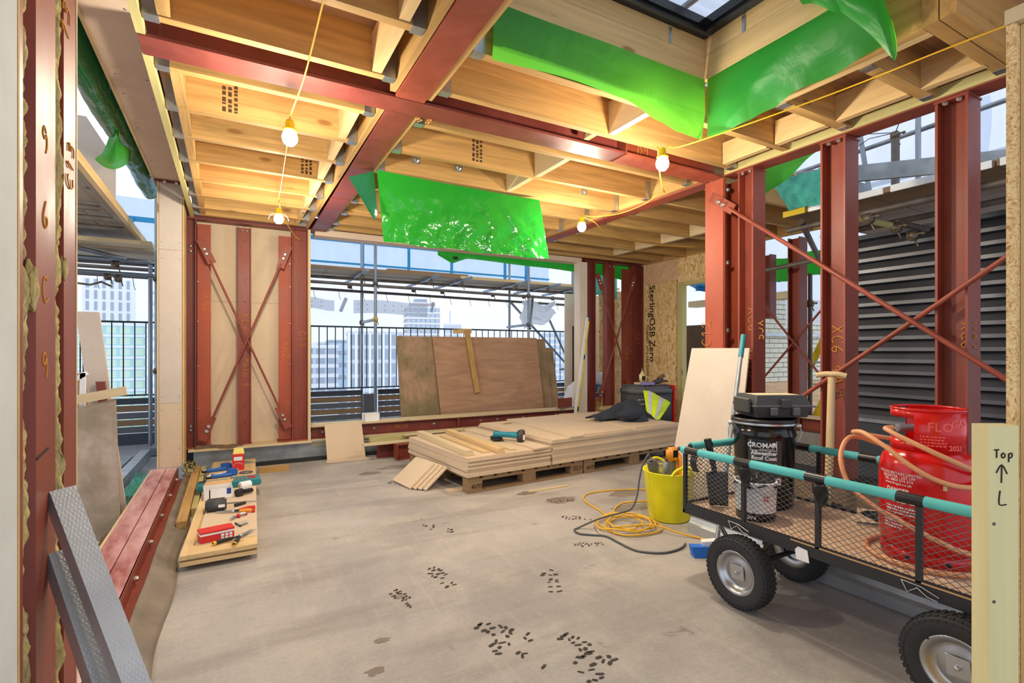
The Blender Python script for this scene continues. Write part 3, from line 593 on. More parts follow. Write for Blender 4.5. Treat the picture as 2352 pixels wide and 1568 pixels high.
rcol(1.82, 'red column behind the shovel handle, marked XC6 4A', .15, .15, marks=(('XC6 4A', .075, 1.86, 1.36), ('A', .06, 1.83, .95)))
rcol(1.22, 'wide red column nearest the right edge, behind the gas cylinder', .14, .15, marks=(('XC6', .06, 1.2, 1.35),))
brace('long red rod falling from the C12 column across the right columns', (3.252, 2.66, 2.36), (3.252, .75, .88), (-1, 0, 0), .014)
brace('long red rod rising across the right columns above the cart', (3.288, 2.58, .47), (3.288, .75, 1.84), (-1, 0, 0), .014)
# second line of steel further right
def fcol(x, y, lab, z0=.1, z1=2.5, w_=.14, mat='red_steel'):
    t_ = col_label('steel_column', lab, (x, y, z0)); MB().prof(I_poly(w_, .15, .012, .01), (x, y, z0), (x, y, z1), (0, 1, 0), (1, 0, 0)).out('shaft', mat, t_)
    MB().box(x - .09, x + .09, y - .08, y + .08, z0, z0 + .012).out('base_plate', mat, t_); return t_
fcol(5.72, 3.54, 'distant red post seen between the right columns, marked XC6')
fcol(5.72, 3.02, 'distant red post hidden partly behind the shovel column', .1, 2.4)
t_ = col_label('steel_column', 'short red hanging post seen high between the right columns', (5.9, 4.1, 1.65)); MB().prof(I_poly(.12, .12), (5.9, 4.02, 1.62), (5.9, 4.02, 2.4), (0, 1, 0), (1, 0, 0)).out('shaft', 'maroon_steel', t_); MB().box(5.83, 5.97, 3.95, 4.09, 1.61, 1.622).out('end_plate', 'maroon_steel', t_)
brace('thin distant rod falling behind the right columns', (5.60, 4.25, 2.2), (5.60, 2.95, .62), (-1, 0, 0), .012, .1); brace('thin distant rod rising behind the right columns', (5.635, 4.2, .55), (5.635, 2.95, 1.95), (-1, 0, 0), .012, .1)
t_ = thing('floor_beam', 'red channel lying along the far floor edge behind the shovel', 'steel beam', (5.7, 3, .3)); MB().prof(C_poly(.14, .07), (5.7, 2.2, .38), (5.7, 4.6, .38), (0, 0, 1), (-1, 0, 0)).out('channel', 'red_steel', t_); MB().box(5.6, 5.78, 2.2, 4.6, .452, .47).out('capping', 'pale_Y', t_); MB().box(5.6, 5.8, 2.0, 4.9, 0, .3).out('kerb', 'concrete', t_)
# ---- strand board wall on the far right
wr = thing('wall_right', 'strand board wall with vertical printed brand lettering beside the doorway', 'wall', (5.75, 5.7, .1), kind='structure')
MB().box(5.72, 5.738, 5.36, 6.0, .12, 2.24).out('strand_board', 'osb', wr); MB().box(5.715, 5.738, 5.34, 6.0, 2.242, 2.55).out('ply_panel', 'ply_pale', wr)
MB().box(5.72, 5.738, 4.3, 5.338, 2.2, 2.58).out('strand_board', 'osb', wr); MB().box(5.72, 5.81, 5.25, 5.345, .1, 2.2).out('door_stud', 'greenwood_Z', wr)
MB().box(5.74, 5.82, 4.3, 6.0, 2.15, 2.2).out('door_head', 'greenwood_Y', wr); MB().box(5.74, 5.84, 5.345, 6.05, .0, 2.6).out('studs', 'brownwood_Z', wr)
text('SterlingOSB Zero', .165, (5.718, 5.90, 2.22), (0, 0, -1), (0, -1, 0), 'print_black', wr, 'board_print', .002)
text('Strength you can build on', .09, (5.718, 5.965, 1.62), (0, 0, -1), (0, -1, 0), 'print_black', wr, 'board_print')
MB().box(5.70, 5.745, 2.85, 6.05, 2.552, 2.765).out('rim_board', 'joist_Y', wr); MB().box(5.692, 5.745, 6.0, 6.17, .05, 2.55).out('corner_filler', 'pale_Z', wr)
MB().box(5.68, 5.72, 5.25, 6.0, 0, .12).out('base_roll', 'black_rough', wr)
# ---- skylight: timber upstand, frame, pane
sk = thing('window_1', 'rooflight with timber upstand, black frame and pane', 'rooflight', (1.7, 1.2, 2.9), kind='structure')
U0, U1 = DZ, 2.985
for k, (z0, z1) in enumerate(((2.765, 2.90), (2.902, 3.0))):
    MB().box(SKX0, SKX1, SKY1, SKY1 + .045, z0, z1).out('upstand_board', 'brownwood_X' if 0 else 'pine_X', sk); MB().box(SKX1, SKX1 + .045, SKY0 - .045, SKY1 + .045, z0, z1).out('upstand_board', 'pine_Y', sk)
MB().box(SKX0 - .04, SKX0, SKY0 - .045, SKY1 + .045, 2.765, 3.0).out('upstand_board', 'pine_Y', sk); MB().box(SKX0, SKX1, SKY0 - .045, SKY0, 2.765, 3.0).out('upstand_board', 'pine_X', sk)
f = MB(); X0, X1, Y0_, Y1_ = SKX0, SKX1, SKY0, SKY1
for (a0, a1, b0, b1) in ((X0, X1, Y1_ - .055, Y1_), (X0, X1, Y0_, Y0_ + .055), (X0, X0 + .055, Y0_ + .055, Y1_ - .055), (X1 - .055, X1, Y0_ + .055, Y1_ - .055)): f.box(a0, a1, b0, b1, 3.0, 3.06)
fr = f.out('window_frame', 'frame_black', sk)
f = MB()
for (a0, a1, b0, b1) in ((X0 + .055, X1 - .055, Y1_ - .07, Y1_ - .055), (X1 - .07, X1 - .055, Y0_ + .055, Y1_ - .07)): f.box(a0, a1, b0, b1, 3.02, 3.07)
f.out('inner_bead', 'dark_gloss', fr); MB().box(X0 + .055, X1 - .055, Y0_ + .055, Y1_ - .055, 3.062, 3.068).out('pane', 'glass', sk)
for p, h in (((1.35, SKY1 - .001), 0), ((2.13, SKY1 - .001), 0), ((SKX1 - .001, 1.78), 1), ((SKX1 - .001, 1.25), 1)):
    b = MB(); (b.box(p[0] - .009, p[0] + .009, p[1] - .003, p[1], 2.9, 2.99) if not h else b.box(p[0] - .003, p[0], p[1] - .009, p[1] + .009, 2.9, 2.99)); b.out('fixing_strap', 'galv', sk)
# corrugated temporary roof above the rooflight
cr = MB(); cr.grid(lambda u, v: (-2.2 + 7 * u, -3 + 7 * v, 3.75 + .018 * math.sin(v * 7 / .11 * 2 * math.pi)), 2, 520)
cr = tag(cr.out('corrugated_sheet', 'corrugated'), 'pale corrugated temporary roof sheet seen through the rooflight', 'roof sheet')
for x in (.6, 2.9):
    tag(MB().tube([(x, -3, 3.71), (x, 3.9, 3.71)], .024, 8).out('roof_tube', 'pole'), 'scaffold tube carrying the corrugated sheet, %s one' % ('left' if x < 1 else 'right'), 'scaffold tube')
# ================================================================== MEMBRANES, LAMPS
def lerp(t, pts):
    for (a, b), (c, d) in zip(pts, pts[1:]):
        if t <= c: return b + (d - b) * (t - a) / (c - a)
    return pts[-1][1]
def smooth_l(t, pts):
    for (a, b), (c, d) in zip(pts, pts[1:]):
        if t <= c:
            k = (t - a) / (c - a); k = k * k * (3 - 2 * k); return b + (d - b) * k
    return pts[-1][1]
def sk_x(u, v):
    x = 1.026 + (2.392 - 1.026) * u; zb = smooth_l(u, [(0, 2.505), (.3, 2.515), (.55, 2.505), (.75, 2.45), (.86, 2.43), (1, 2.425)])
    z = 2.762 + (zb - 2.762) * v; f_ = max(0, (2.56 - z) / .14)
    return (x, 2.028 - .008 * noise.noise((x * 2, v, 2)) + f_ * .03 * math.sin(u * 6 + 2.3), z)
m1 = tag(MB().grid(sk_x, 90, 22).out('membrane_apron', 'membrane'), 'green membrane apron hanging along the far side of the rooflight', 'membrane')
def sk_y(u, v):
    y = 2.018 - .90 * u; zb = smooth_l(u * .56, [(0, 2.425), (.12, 2.45), (.2, 2.475), (.3, 2.50), (.42, 2.505), (.55, 2.53), (.62, 2.505), (.75, 2.52), (1, 2.5)])
    z = 2.762 + (zb - 2.762) * v; f_ = max(0, (2.60 - z) / .16)
    return (2.402 + .085 * v ** 1.5 * min(1, u * 4) + .006 * noise.noise((y * 2, v, 5)) + f_ * .018 * math.sin(u * 20), y, z)
m2 = tag(MB().grid(sk_y, 110, 22).out('membrane_apron', 'membrane'), 'green membrane apron hanging along the right side of the rooflight', 'membrane')
def flap(u, v):
    a = Vector((2.355, 1.42, 2.90)).lerp(Vector((2.38, 1.14, 2.93)), u); b = Vector((2.30, 1.40, 2.79)).lerp(Vector((2.36, 1.26, 2.70)), min(1, u * 2)) if u < .5 else Vector((2.36, 1.26, 2.70)).lerp(Vector((2.44, 1.04, 2.34)), (u - .5) * 2)
    if u > .9: b = b.lerp(Vector((2.42, 1.09, 2.58)), (u - .9) * 10)
    p = a.lerp(b, v); p.x -= .05 * math.sin(v * math.pi) ; p.z += .012 * math.sin(u * 11) * v; return p
m3 = tag(MB().grid(flap, 40, 16).out('membrane_flap', 'membrane'), 'loose green membrane flap drooping to a point at the near corner of rooflight', 'membrane')
m4 = tag(MB().grid(lambda u, v: (.966 + .006 * math.sin(u * 5) * v + .008 * math.sin(u * 30) * v, 1.1 + .9 * u, 2.762 - .17 * v), 50, 10).out('membrane_apron', 'membrane'), 'green membrane edge along the left side of the rooflight by the beam', 'membrane')
# large crinkled sheet hung from a joist
def big(u, v):
    xl = .945 + .055 * v; xr = 2.36 + .10 * v; x = xl + (xr - xl) * u; z = 2.535 - .525 * v - .02 * u * (1 - v) + .006 * math.sin(u * 20) * v
    k = v ** .8; ripple = .006 * math.sin(u * 46 + 2 * math.sin(v * 9)) * k
    n_ = noise.noise((x * 6, z * 6, 0)) * .012 + noise.noise((x * 22, z * 22, 3)) * .006 * k + noise.noise((x * 45, z * 45, 8)) * .0035 * k
    return (x, 3.765 + ripple + n_ * (.3 + k) + .02 * math.sin(u * 3), z)
bs = tag(MB().grid(big, 150, 70).out('membrane_sheet', 'membrane_crinkle'), 'large glossy crinkled green sheet hanging from a ceiling joist before the window', 'membrane')
MB().grid(lambda u, v: (.93 - .16 * u * (1 - v) + .03 * v, 3.79 + .1 * u, 2.53 - .30 * v - .04 * u), 14, 14).out('folded_corner', 'membrane_dark', bs)
# strip over the window head, outside
def head(u, v):
    x = 2.35 + 3.4 * u; zb = lerp(u, [(0, 2.44), (.06, 2.35), (.12, 2.43), (.5, 2.40), (.75, 2.38), (1, 2.30)])
    return (x, 6.222 + .012 * math.sin(u * 22) + .01 * noise.noise((u * 9, v * 3, 1)), 2.62 + (zb - 2.62) * v)
hs = tag(MB().grid(head, 80, 10).out('membrane_strip', 'membrane_crinkle'), 'green membrane strip hanging over the head of the window', 'membrane')
MB().box(2.56, 2.62, 6.200, 6.206, 2.40, 2.44).out('tape_patch', 'black_rough', hs)
tag(MB().grid(lambda u, v: (4.75 + .85 * u, 6.55 + .03 * math.sin(u * 18), 2.5 - .42 * v - .05 * math.sin(u * 7) * v), 30, 14).out('membrane_sheet', 'membrane_teal'), 'wrinkled teal membrane seen behind the far right braces', 'membrane')
# rolled membrane on the outside of the left header
def roll(u, v):
    y = 1.75 + 4.6 * u; a = 2 * math.pi * v; s_ = 1 + .16 * noise.noise((y * 2.4, math.cos(a), math.sin(a))) + .06 * noise.noise((y * 9, math.cos(a) * 2, math.sin(a) * 2)); sag = .05 * math.sin(u * 9)
    return (-.715 + .085 * s_ * math.cos(a), y, 2.86 + sag * .6 + .13 * s_ * math.sin(a))
ro = tag(MB().grid(roll, 160, 28).out('membrane_roll', 'membrane_dark'), 'bundled dark green membrane rolled along the outside of the left header', 'membrane')
MB().grid(lambda u, v: (-.66 - .02 * v - .25 * u * v, 4.35 + .75 * u, 2.80 - .14 * math.sin(v * math.pi * .8) - .03 * u + .02 * math.sin(u * 8)), 24, 14).out('loose_fold', 'membrane', ro)
# green flap and teal sheet seen between right columns
tag(MB().grid(lambda u, v: (3.70 + .02 * math.sin(u * 5), 2.62 - .50 * u, 2.72 - .05 * u - (.31 * (1 - u) + .04 * u) * v + .01 * math.sin(u * 9)), 24, 12).out('membrane_flap', 'membrane'), 'green membrane flap tapering between two right hand columns', 'membrane')
tag(MB().grid(lambda u, v: (3.84 + .24 * v, 2.60 - .42 * u, 2.58 - .03 * u - .2 * v + .03 * noise.noise((u * 9, v * 9, 2))), 30, 16).out('membrane_sheet', 'membrane_teal'), 'shiny crumpled teal sheet under the roof edge between right columns', 'membrane')
tag(MB().grid(lambda u, v: (6.3, 4.5 - 1.4 * u, 2.42 - .3 * v + .02 * math.sin(u * 14)), 40, 12).out('membrane_strip', 'membrane_crinkle'), 'distant shiny green strip beyond the right hand columns', 'membrane')
# ---- festoon lamps
def lamp(x, y, z, lab, guard=False, energy=1.0):
    t_ = thing('festoon_lamp', lab, 'lamp', (x, y, z), group='bare festoon lamps')
    MB().lathe([(0, -.042), (.02, -.038), (.034, -.02), (.038, 0), (.032, .02), (.02, .038), (.015, .045)], (x, y, z), 20).out('bulb', 'bulb_glow', t_)
    MB().lathe([(.0, .085), (.018, .085), (.022, .07), (.022, .046), (.034, .04), (.034, .034), (0, .034)], (x, y, z), 18).out('holder', 'yellow', t_)
    if guard:
        mb = MB()
        for a in (0, math.pi / 2):
            mb.tube([(x + math.cos(a) * .075 * math.cos(q), y + math.sin(a) * .075 * math.cos(q), z - .01 + .06 * math.sin(q)) for q in [math.pi * k / 12 for k in range(13)]], .0025, 6)
        mb.out('guard', 'galv', t_); MB().tube([(x, y, z + .05), (x + .004, y, z + .09), (x - .004, y, z + .13)], .003, 6).out('hook', 'galv', t_)
    ld = bpy.data.lights.new('lamp_light', 'POINT'); ld.energy = BULB_W * energy; ld.color = (1, .89, .70); ld.shadow_soft_size = .05
    lo = bpy.data.objects.new('lamp_light', ld); COL.objects.link(lo); lo.parent = t_; lo.location = (0, 0, -.06)
    return t_
lamp(0.263, 2.773, 2.27, 'bare lit lamp hanging from yellow cord in the near left ceiling bay')
lamp(0.349, 4.562, 2.28, 'bare lit lamp in a wire guard hanging before the back wall', True)
lamp(2.179, 2.147, 2.28, 'bare lit lamp under the cross beam, right of the rooflight')
lamp(2.677, 3.582, 2.28, 'bare lit lamp beyond the large green sheet, below the red beam')
def cord(lab, pts, r=.004, m_='yellow_cable', n=8): return tag(MB().tube(bez(pts, n), r, 6).out('cable', m_), lab, 'cable')
cord('yellow lamp cord running along the left ceiling bay between two lamps', [(.302, .3, 2.52), (.302, 1.8, 2.50), (.29, 2.4, 2.42), (.263, 2.773, 2.366), (.29, 3.2, 2.40), (.335, 4.2, 2.43), (.349, 4.562, 2.428), (.43, 5.1, 2.43), (.58, 5.75, 2.42), (.66, 5.90, 2.40)])
cord('yellow lamp cord stretched across the right of the ceiling', [(2.75, .58, 2.5), (2.70, .95, 2.5), (2.66, 1.49, 2.5), (2.33, 2.08, 2.40), (2.200, 2.128, 2.380)])
cord('yellow lamp cord drooping from the cross beam lamp to the far lamp', [(2.168, 2.172, 2.380), (2.30, 2.29, 2.30), (2.5, 2.46, 2.27), (2.66, 2.6, 2.31), (2.78, 2.75, 2.38), (2.98, 3.12, 2.41), (2.95, 3.4, 2.39), (2.80, 3.55, 2.378), (2.677, 3.582, 2.378), (2.95, 3.75, 2.39), (3.62, 4.33, 2.47), (4.5, 4.62, 2.50), (5.1, 4.5, 2.51)])
# ================================================================== OUTSIDE
te = MB(); te.box(-4.2, 7.0, 6.22, 9.0, -.3, -.06); te.box(-4.2, -.66, -1.5, 6.22, -.3, -.06)
te = tag(te.out('terrace', 'asphalt'), 'grey roof terrace outside the openings', 'terrace', kind='structure')
tag(MB().box(3.62, 9.5, -1, 6.0, -.5, -.12).out('ground', 'concrete'), 'rough concrete ground beyond the right hand columns', 'ground', kind='structure')
# balustrade with slatted parapet
ra = thing('balustrade', 'dark metal balustrade of thin bars along the terrace edge', 'railing', (1.5, 8.4, -.06))
MB().box(-1.62, 5.95, 8.385, 8.415, 1.575, 1.60).out('top_rail', 'rail_green', ra); MB().box(-1.62, 5.95, 8.385, 8.415, .60, .62).out('bottom_rail', 'rail_green', ra)
b0 = MB().tube([(0, 0, .62), (0, 0, 1.58)], .008, 6).out('bar', 'rail_green', ra, False); b0.location = V(-1.48 - ra.location.x, 8.4 - ra.location.y, .06)
for k in range(1, 61): share(b0, (k * .1225, 0, 0))
for x in (-1.62, 5.94): MB().box(x - .03, x + .03, 8.37, 8.43, -.06, 1.62).out('post', 'frame_black', ra)
MB().box(-3.9, -1.64, 8.385, 8.415, 1.575, 1.6).out('top_rail', 'rail_green', ra)
b1_ = share(b0, (-.2, 0, 0))
for k in range(1, 12): share(b0, (-.2 - .12 * k, 0, 0))
pa = thing('parapet', 'low parapet of dark horizontal slats with bright gaps', 'parapet', (1.5, 8.45, -.06))
for k in range(4):
    z0 = .10 + k * .095
    for x0, x1 in ((-4.0, -1.66), (-1.6, 1.88), (2.15, 6.6)): MB().box(x0, x1, 8.45, 8.475, z0, z0 + .082).out('slat', 'brownwood_X' if k % 2 else 'slate', pa)
for x0, x1 in ((-4.0, 1.88), (2.15, 6.6)): MB().box(x0, x1, 8.43, 8.5, .485, .565).out('coping', 'dark_slate', pa)
for x in (-1.63, 2.015): MB().box(x - .11, x + .11, 8.43, 8.49, -.06, .50).out('post', 'slate', pa)
for x in (-3, .3, 3.6, 5.2): MB().box(x - .04, x + .04, 8.48, 8.52, -.06, .5).out('post', 'dark_slate', pa)
MB().box(-4, 6.6, 8.44, 8.5, -.06, .09).out('base', 'dark_slate', pa)
# scaffold at the back
def coupler(p, parent, m_='clamp'):
    mb = MB(); x, y, z = p; mb.cham(x - .035, x + .035, y - .035, y + .035, z - .04, z + .04, .012); mb.tube([(x - .02, y - .03, z), (x - .02, y - .075, z + .005)], .008, 6); mb.lathe([(0, .02), (.014, .02), (.014, 0)], (x - .02, y - .07, z), 6, (0, -1, 0)); mb.tube([(x + .03, y, z - .03), (x + .045, y - .02, z - .085)], .007, 6); mb.out('coupler', m_, parent)
def tubes(parent, segs, m_='pole', r=.0242):
    for p, q in segs: MB().tube([p, q], r, 12).out('tube', m_, parent)
sb = thing('scaffold', 'scaffold with boarded deck outside the back window', 'scaffold', (2, 8.4, -.06))
for k in range(4):
    y0 = 8.0 + k * .23
    for x0, x1 in ((-2.6, 1.3), (1.31, 3.9), (3.91, 6.9)): MB().box(x0, x1, y0, y0 + .222, 2.44 + .002 * (k % 2), 2.478).out('scaffold_board', 'scaff_X', sb)
MB().box(-2.6, 3.4, 7.965, 7.998, 2.43, 2.475).out('edge_board', 'brownwood_X', sb); MB().box(3.42, 6.9, 7.965, 7.998, 2.43, 2.475).out('edge_board', 'pine_X', sb); MB().box(2.2, 3.6, 8.05, 8.25, 2.48, 2.515).out('loose_plank', 'brownwood_X', sb)
tubes(sb, [((1.975, 7.94, -.05), (1.975, 7.94, 3.3)), ((1.98, 8.9, -.05), (1.98, 8.9, 3.2)), ((4.74, 7.94, -.05), (4.74, 7.94, 3.2)), ((4.87, 8.9, -.05), (4.87, 8.9, 3.2)), ((6.05, 8.4, -.05), (6.05, 8.4, 3.0)), ((-.89, 7.95, -.05), (-.89, 7.95, 2.3)), ((5.72, 7.9, .5), (5.72, 7.9, 3.0))])
tubes(sb, [((-2.6, 8.0, 2.255), (6.4, 8.0, 2.185)), ((-2.6, 8.9, 2.265), (6.3, 8.9, 2.175)), ((-2.6, 8.55, 2.38), (6.6, 8.55, 2.38))], 'pole_rust')
for x in (1.78, 2.9, 3.45, 4.5, 5.2, 5.9): tubes(sb, [((x, 7.6, 2.40), (x, 9.3, 2.40))]); coupler((x, 8.0, 2.33), sb); coupler((x, 8.9, 2.3), sb)
tubes(sb, [((1.975, 7.88, 1.69), (1.98, 8.98, 1.69)), ((4.74, 7.88, 1.68), (4.87, 8.98, 1.68)), ((4.87, 8.9, 2.2), (6.6, 8.9, .6)), ((5.6, 8.8, 2.12), (6.5, 8.8, .5))])
tubes(sb, [((4.75, 7.9, 1.6), (5.05, 8.3, 2.25)), ((5.6, 8.2, .85), (6.6, 8.2, .85))], 'clamp_yellow' if 0 else 'pole')
coupler((1.975, 7.94, 1.69), sb, 'clamp_yellow'); coupler((1.98, 8.9, 1.69), sb); coupler((4.74, 7.94, 1.68), sb); coupler((1.975, 7.94, 2.25), sb); coupler((4.74, 7.94, 2.2), sb); coupler((6.05, 8.4, 2.15), sb); coupler((6.05, 8.4, .9), sb)
for k in range(22): x = -2 + k * .4; MB().tube([(x, 8.9, 2.24), (x + .01, 8.89, 2.12), (x + .03, 8.88, 2.06)], .004, 5).out('tie_wire', 'dark_metal', sb)
# blue guard frames with netting
gf = thing('guard_frame', 'bright blue guard frames with pale netting above the scaffold deck', 'guard rail', (2, 9.2, 2.48))
MB().box(-3, 6.0, 9.18, 9.22, 3.10, 3.17).out('top_rail', 'blue_frame', gf); MB().box(-3, 6.0, 9.18, 9.22, 2.72, 2.75).out('bottom_rail', 'blue_frame', gf)
for x in (-2.6, -1.25, 2.06, 2.90, 3.75, 4.92, 5.42): MB().box(x - .022, x + .022, 9.16, 9.2, 2.48, 3.15).out('upright', 'blue_frame', gf)
MB().grid(lambda u, v: (-3 + 9 * u, 9.23 + .03 * math.sin(u * 30) + .02 * noise.noise((u * 12, v * 4, 0)), 2.5 + .95 * v), 120, 8).out('netting', 'blue_net', gf)
MB().grid(lambda u, v: (5.1 + .5 * u, 9.1 + .04 * math.sin(u * 8), 2.62 - .12 * v + .06 * u + .03 * math.sin(u * 12)), 14, 6).out('tarp_bundle', 'blue_tarp', gf)
# reinforced clear sheeting on the outer face
sh = thing('sheeting', 'translucent scaffold sheeting stretched beyond the balustrade', 'sheeting', (1.5, 9.5, 0))
MB().grid(lambda u, v: (-4.5 + 11.5 * u, 9.5 + .05 * math.sin(u * 17) + .03 * noise.noise((u * 10, v * 4, 3)), .2 + 3.9 * v), 80, 20).out('sheet', 'clear_sheet', sh)
def band(x0, x1, z0, z1, y=9.42):
    o = MB().grid(lambda u, v: (x0 + (x1 - x0) * u, y + .02 * math.sin(u * 9), z0 + (z1 - z0) * v + .02 * math.sin(u * 5)), 20, 4).out('eyelet_band', 'grey_band', sh)
    mb = MB(); n_ = int((x1 - x0) / .16)
    for k in range(n_):
        for zz in (.3, .7): mb.lathe([(0, .004), (.014, .003), (.014, 0)], (x0 + .08 + k * .16, y - .03, z0 + (z1 - z0) * zz), 8, (0, -1, 0))
    tag(mb.out('eyelets', 'white', o), kind='stuff')
band(1.0, 1.62, 1.93, 2.12); band(1.95, 3.35, 1.88, 2.12)
MB().bar((1.72, 9.4, 1.9), (1.82, 9.4, 2.15), .06, .008, (0, 1, 0)).out('strap', 'grey_band', sh); MB().bar((3.42, 9.4, 1.95), (3.46, 9.4, 2.15), .05, .008, (0, 1, 0)).out('strap', 'grey_band', sh)
mb = MB(); mb.grid(lambda u, v: (5.0 + .75 * u + .05 * math.sin(v * 9), 8.64 - .12 * math.sin(u * 3) + .05 * noise.noise((u * 7, v * 7, 0)), 2.15 - (.55 - .3 * u) * v + .05 * math.sin(u * 8)), 24, 20); tag(mb.out('plastic_sheet', 'poly_white'), 'crumpled white plastic hanging from scaffold tubes at the window right', 'plastic sheet')
tag(MB().grid(lambda u, v: (6.12 + .45 * u, 8.62 + .04 * math.sin(u * 9), 2.1 - .5 * v * (1 - .5 * u)), 16, 12).out('debris_net', 'clear_sheet'), 'torn clear sheet hanging beside the scaffold tubes', 'plastic sheet')
# scaffold on the left
sl = thing('scaffold', 'scaffold with pale boarded deck outside the left opening', 'scaffold', (-1.5, 4, -.06))
for k in range(5): MB().box(-2.05 + k * .235, -2.05 + k * .235 + .228, 1.5 + .03 * k, 7.6 + .02 * (k % 2), 2.42, 2.46).out('scaffold_board', 'scaff_Y', sl)
MB().box(-.872, -.835, 1.5, 7.6, 2.40, 2.47).out('edge_board', 'pine_Y', sl)
tubes(sl, [((-2.3, y, 2.37), (-.95 + .02 * k, y, 2.37)) for k, y in enumerate((4.1, 5.3, 5.7, 6.1))], 'pole_rust'); tubes(sl, [((-2.3, 5.3, 2.30), (-1.0, 6.9, 2.2)), ((-2.4, 7.0, 2.22), (-.78, 7.0, 2.2)), ((-2.4, 7.5, 2.13), (-.8, 7.5, 2.11)), ((-.80, 7.72, -.06), (-.80, 7.72, 3.2))])
MB().box(-2.4, -.7, 6.35, 6.57, 2.28, 2.32).out('cross_board', 'pale_X', sl); MB().box(-2.4, -.72, 6.6, 6.82, 2.26, 2.30).out('cross_board', 'scaff_X', sl)
for p in ((-1.35, 5.72, 2.32), (-1.15, 5.3, 2.33), (-1.1, 7.0, 2.15), (-1.25, 7.5, 2.07), (-1.15, 7.5, 2.05), (-.80, 7.72, 2.1), (-.80, 7.72, .95), (-1.5, 5.4, 2.28)): coupler(p, sl)
MB().tube([(-1.55, 7.5, 1.98), (-1.4, 7.45, 1.96), (-1.3, 7.45, 2.0), (-1.2, 7.45, 1.95)], .012, 6).out('clip', 'clamp', sl)
# pale sheets standing on the left deck
for k, (x0, y, w_, h_, m_, lab) in enumerate(((-1.75, 5.0, .62, .9, 'greenwood_Z', 'tall pale green board standing on the left scaffold deck'), (-1.38, 5.6, .5, .75, 'ply_grey', 'scuffed grey sheet standing beside the pale green board'))):
    tag(MB().prof([(0, 0), (w_, 0), (w_, h_ * (1 if k == 0 else .55)), (w_ * .6 if k else w_, h_), (0, h_)], (x0, y, 2.465), (x0, y + .02, 2.465), (1, 0, 0), (0, 0, 1)).out('standing_board', 'cement_grey' if k else 'pale_board'), lab, 'board')
# boards stored outside the left opening
tag(MB().prof([(-.35, 0), (.35, 0), (.35, .95), (-.35, .75)], (-.98, 4.2, -.055), (-.98, 4.23, -.055), (1, 0, 0), (-.06, .18, .98)).out('stained_sheet', 'ply_grey'), 'large stained plywood sheet leaning outside the left opening', 'sheet')
tag(MB().bar((-.98, 4.36, .86), (-.62, 4.33, .93), .02, .06).out('timber_batten', 'pale_X'), 'pale batten nailed across top of the stained plywood sheet', 'batten')
tag(MB().prof([(0, 0), (.13, 0), (.13, 1.55), (0, 1.55)], (-.78, 4.6, -.055), (-.78, 4.63, -.055), (1, 0, 0), (-.11, .02, .99)).out('narrow_board', 'cement_grey'), 'narrow grey board leaning at a tilt outside the left opening', 'board')
tag(MB().prof([(0, 0), (.05, 0), (.05, 1.05), (0, 1.05)], (-.72, 4.52, -.055), (-.72, 4.56, -.055), (1, 0, 0), (-.1, .02, .99)).out('steel_angle', 'maroon_steel'), 'dark red steel strip leaning beside the narrow grey board', 'steel strip')
tag(MB().prof([(0, 0), (.16, 0), (.16, 1.1), (0, 1.1)], (-1.05, 4.75, -.055), (-1.05, 4.77, -.055), (1, 0, 0), (0, .1, .99)).out('brown_offcut', 'ply_red'), 'brown board offcut leaning behind the narrow grey board', 'board')
t_ = thing('white_frame', 'small white timber frame leaning behind the stained sheet', 'frame', (-.95, 4.5, -.055))
for a, b in (((-1.02, 4.48, -.05), (-.98, 4.48, 1.02)), ((-.9, 4.48, -.05), (-.88, 4.48, 1.05)), ((-1.0, 4.48, .95), (-.86, 4.48, 1.05)), ((-.98, 4.48, .82), (-.84, 4.48, .9))): MB().bar(a, b, .03, .03).out('frame_member', 'white', t_)
t_ = thing('steel_tube', 'galvanised box section lying outside the left opening', 'steel section', (-.85, 5.8, -.05)); MB().bar((-.90, 4.95, .0), (-.86, 7.3, .0), .09, .1).out('box_section', 'galv', t_)
t_ = thing('steel_tube', 'flat galvanised rail beside the box section outside left', 'steel section', (-1, 5.8, -.05)); MB().bar((-1.06, 4.95, -.02), (-1.0, 7.2, -.02), .07, .05).out('rail', 'galv_dull', t_)
t_ = thing('steel_tube', 'short galvanised cross section at foot of the scaffold pole', 'steel section', (-.7, 7.4, -.05)); MB().bar((-.86, 7.45, .0), (-.4, 7.42, .0), .09, .1).out('box_section', 'galv', t_)
tag(MB().bar((-.79, 3.5, -.032), (-.77, 4.1, -.032), .10, .05).out('plank_offcut', 'greenwood_Y'), 'short pale plank beside the red kerb outside left', 'plank')
tag(MB().grid(lambda u, v: (-.705 + .07 * u, 3.2 + .9 * v, -.04 + .1 * math.sin(u * 3) * (1 + .5 * noise.noise((u * 5, v * 12, 0)))), 10, 40).out('felt_roll', 'plant_brown'), 'crumpled brown felt stuffed beside the red kerb', 'felt')
tag(MB().grid(lambda u, v: (-.785 + .145 * u, 5.1 + .9 * v, .01 + .07 * abs(noise.noise((u * 6, v * 9, 2)))), 16, 24).out('plastic_scrap', 'membrane_teal'), 'crumpled teal plastic scraps beside the red kerb', 'plastic')
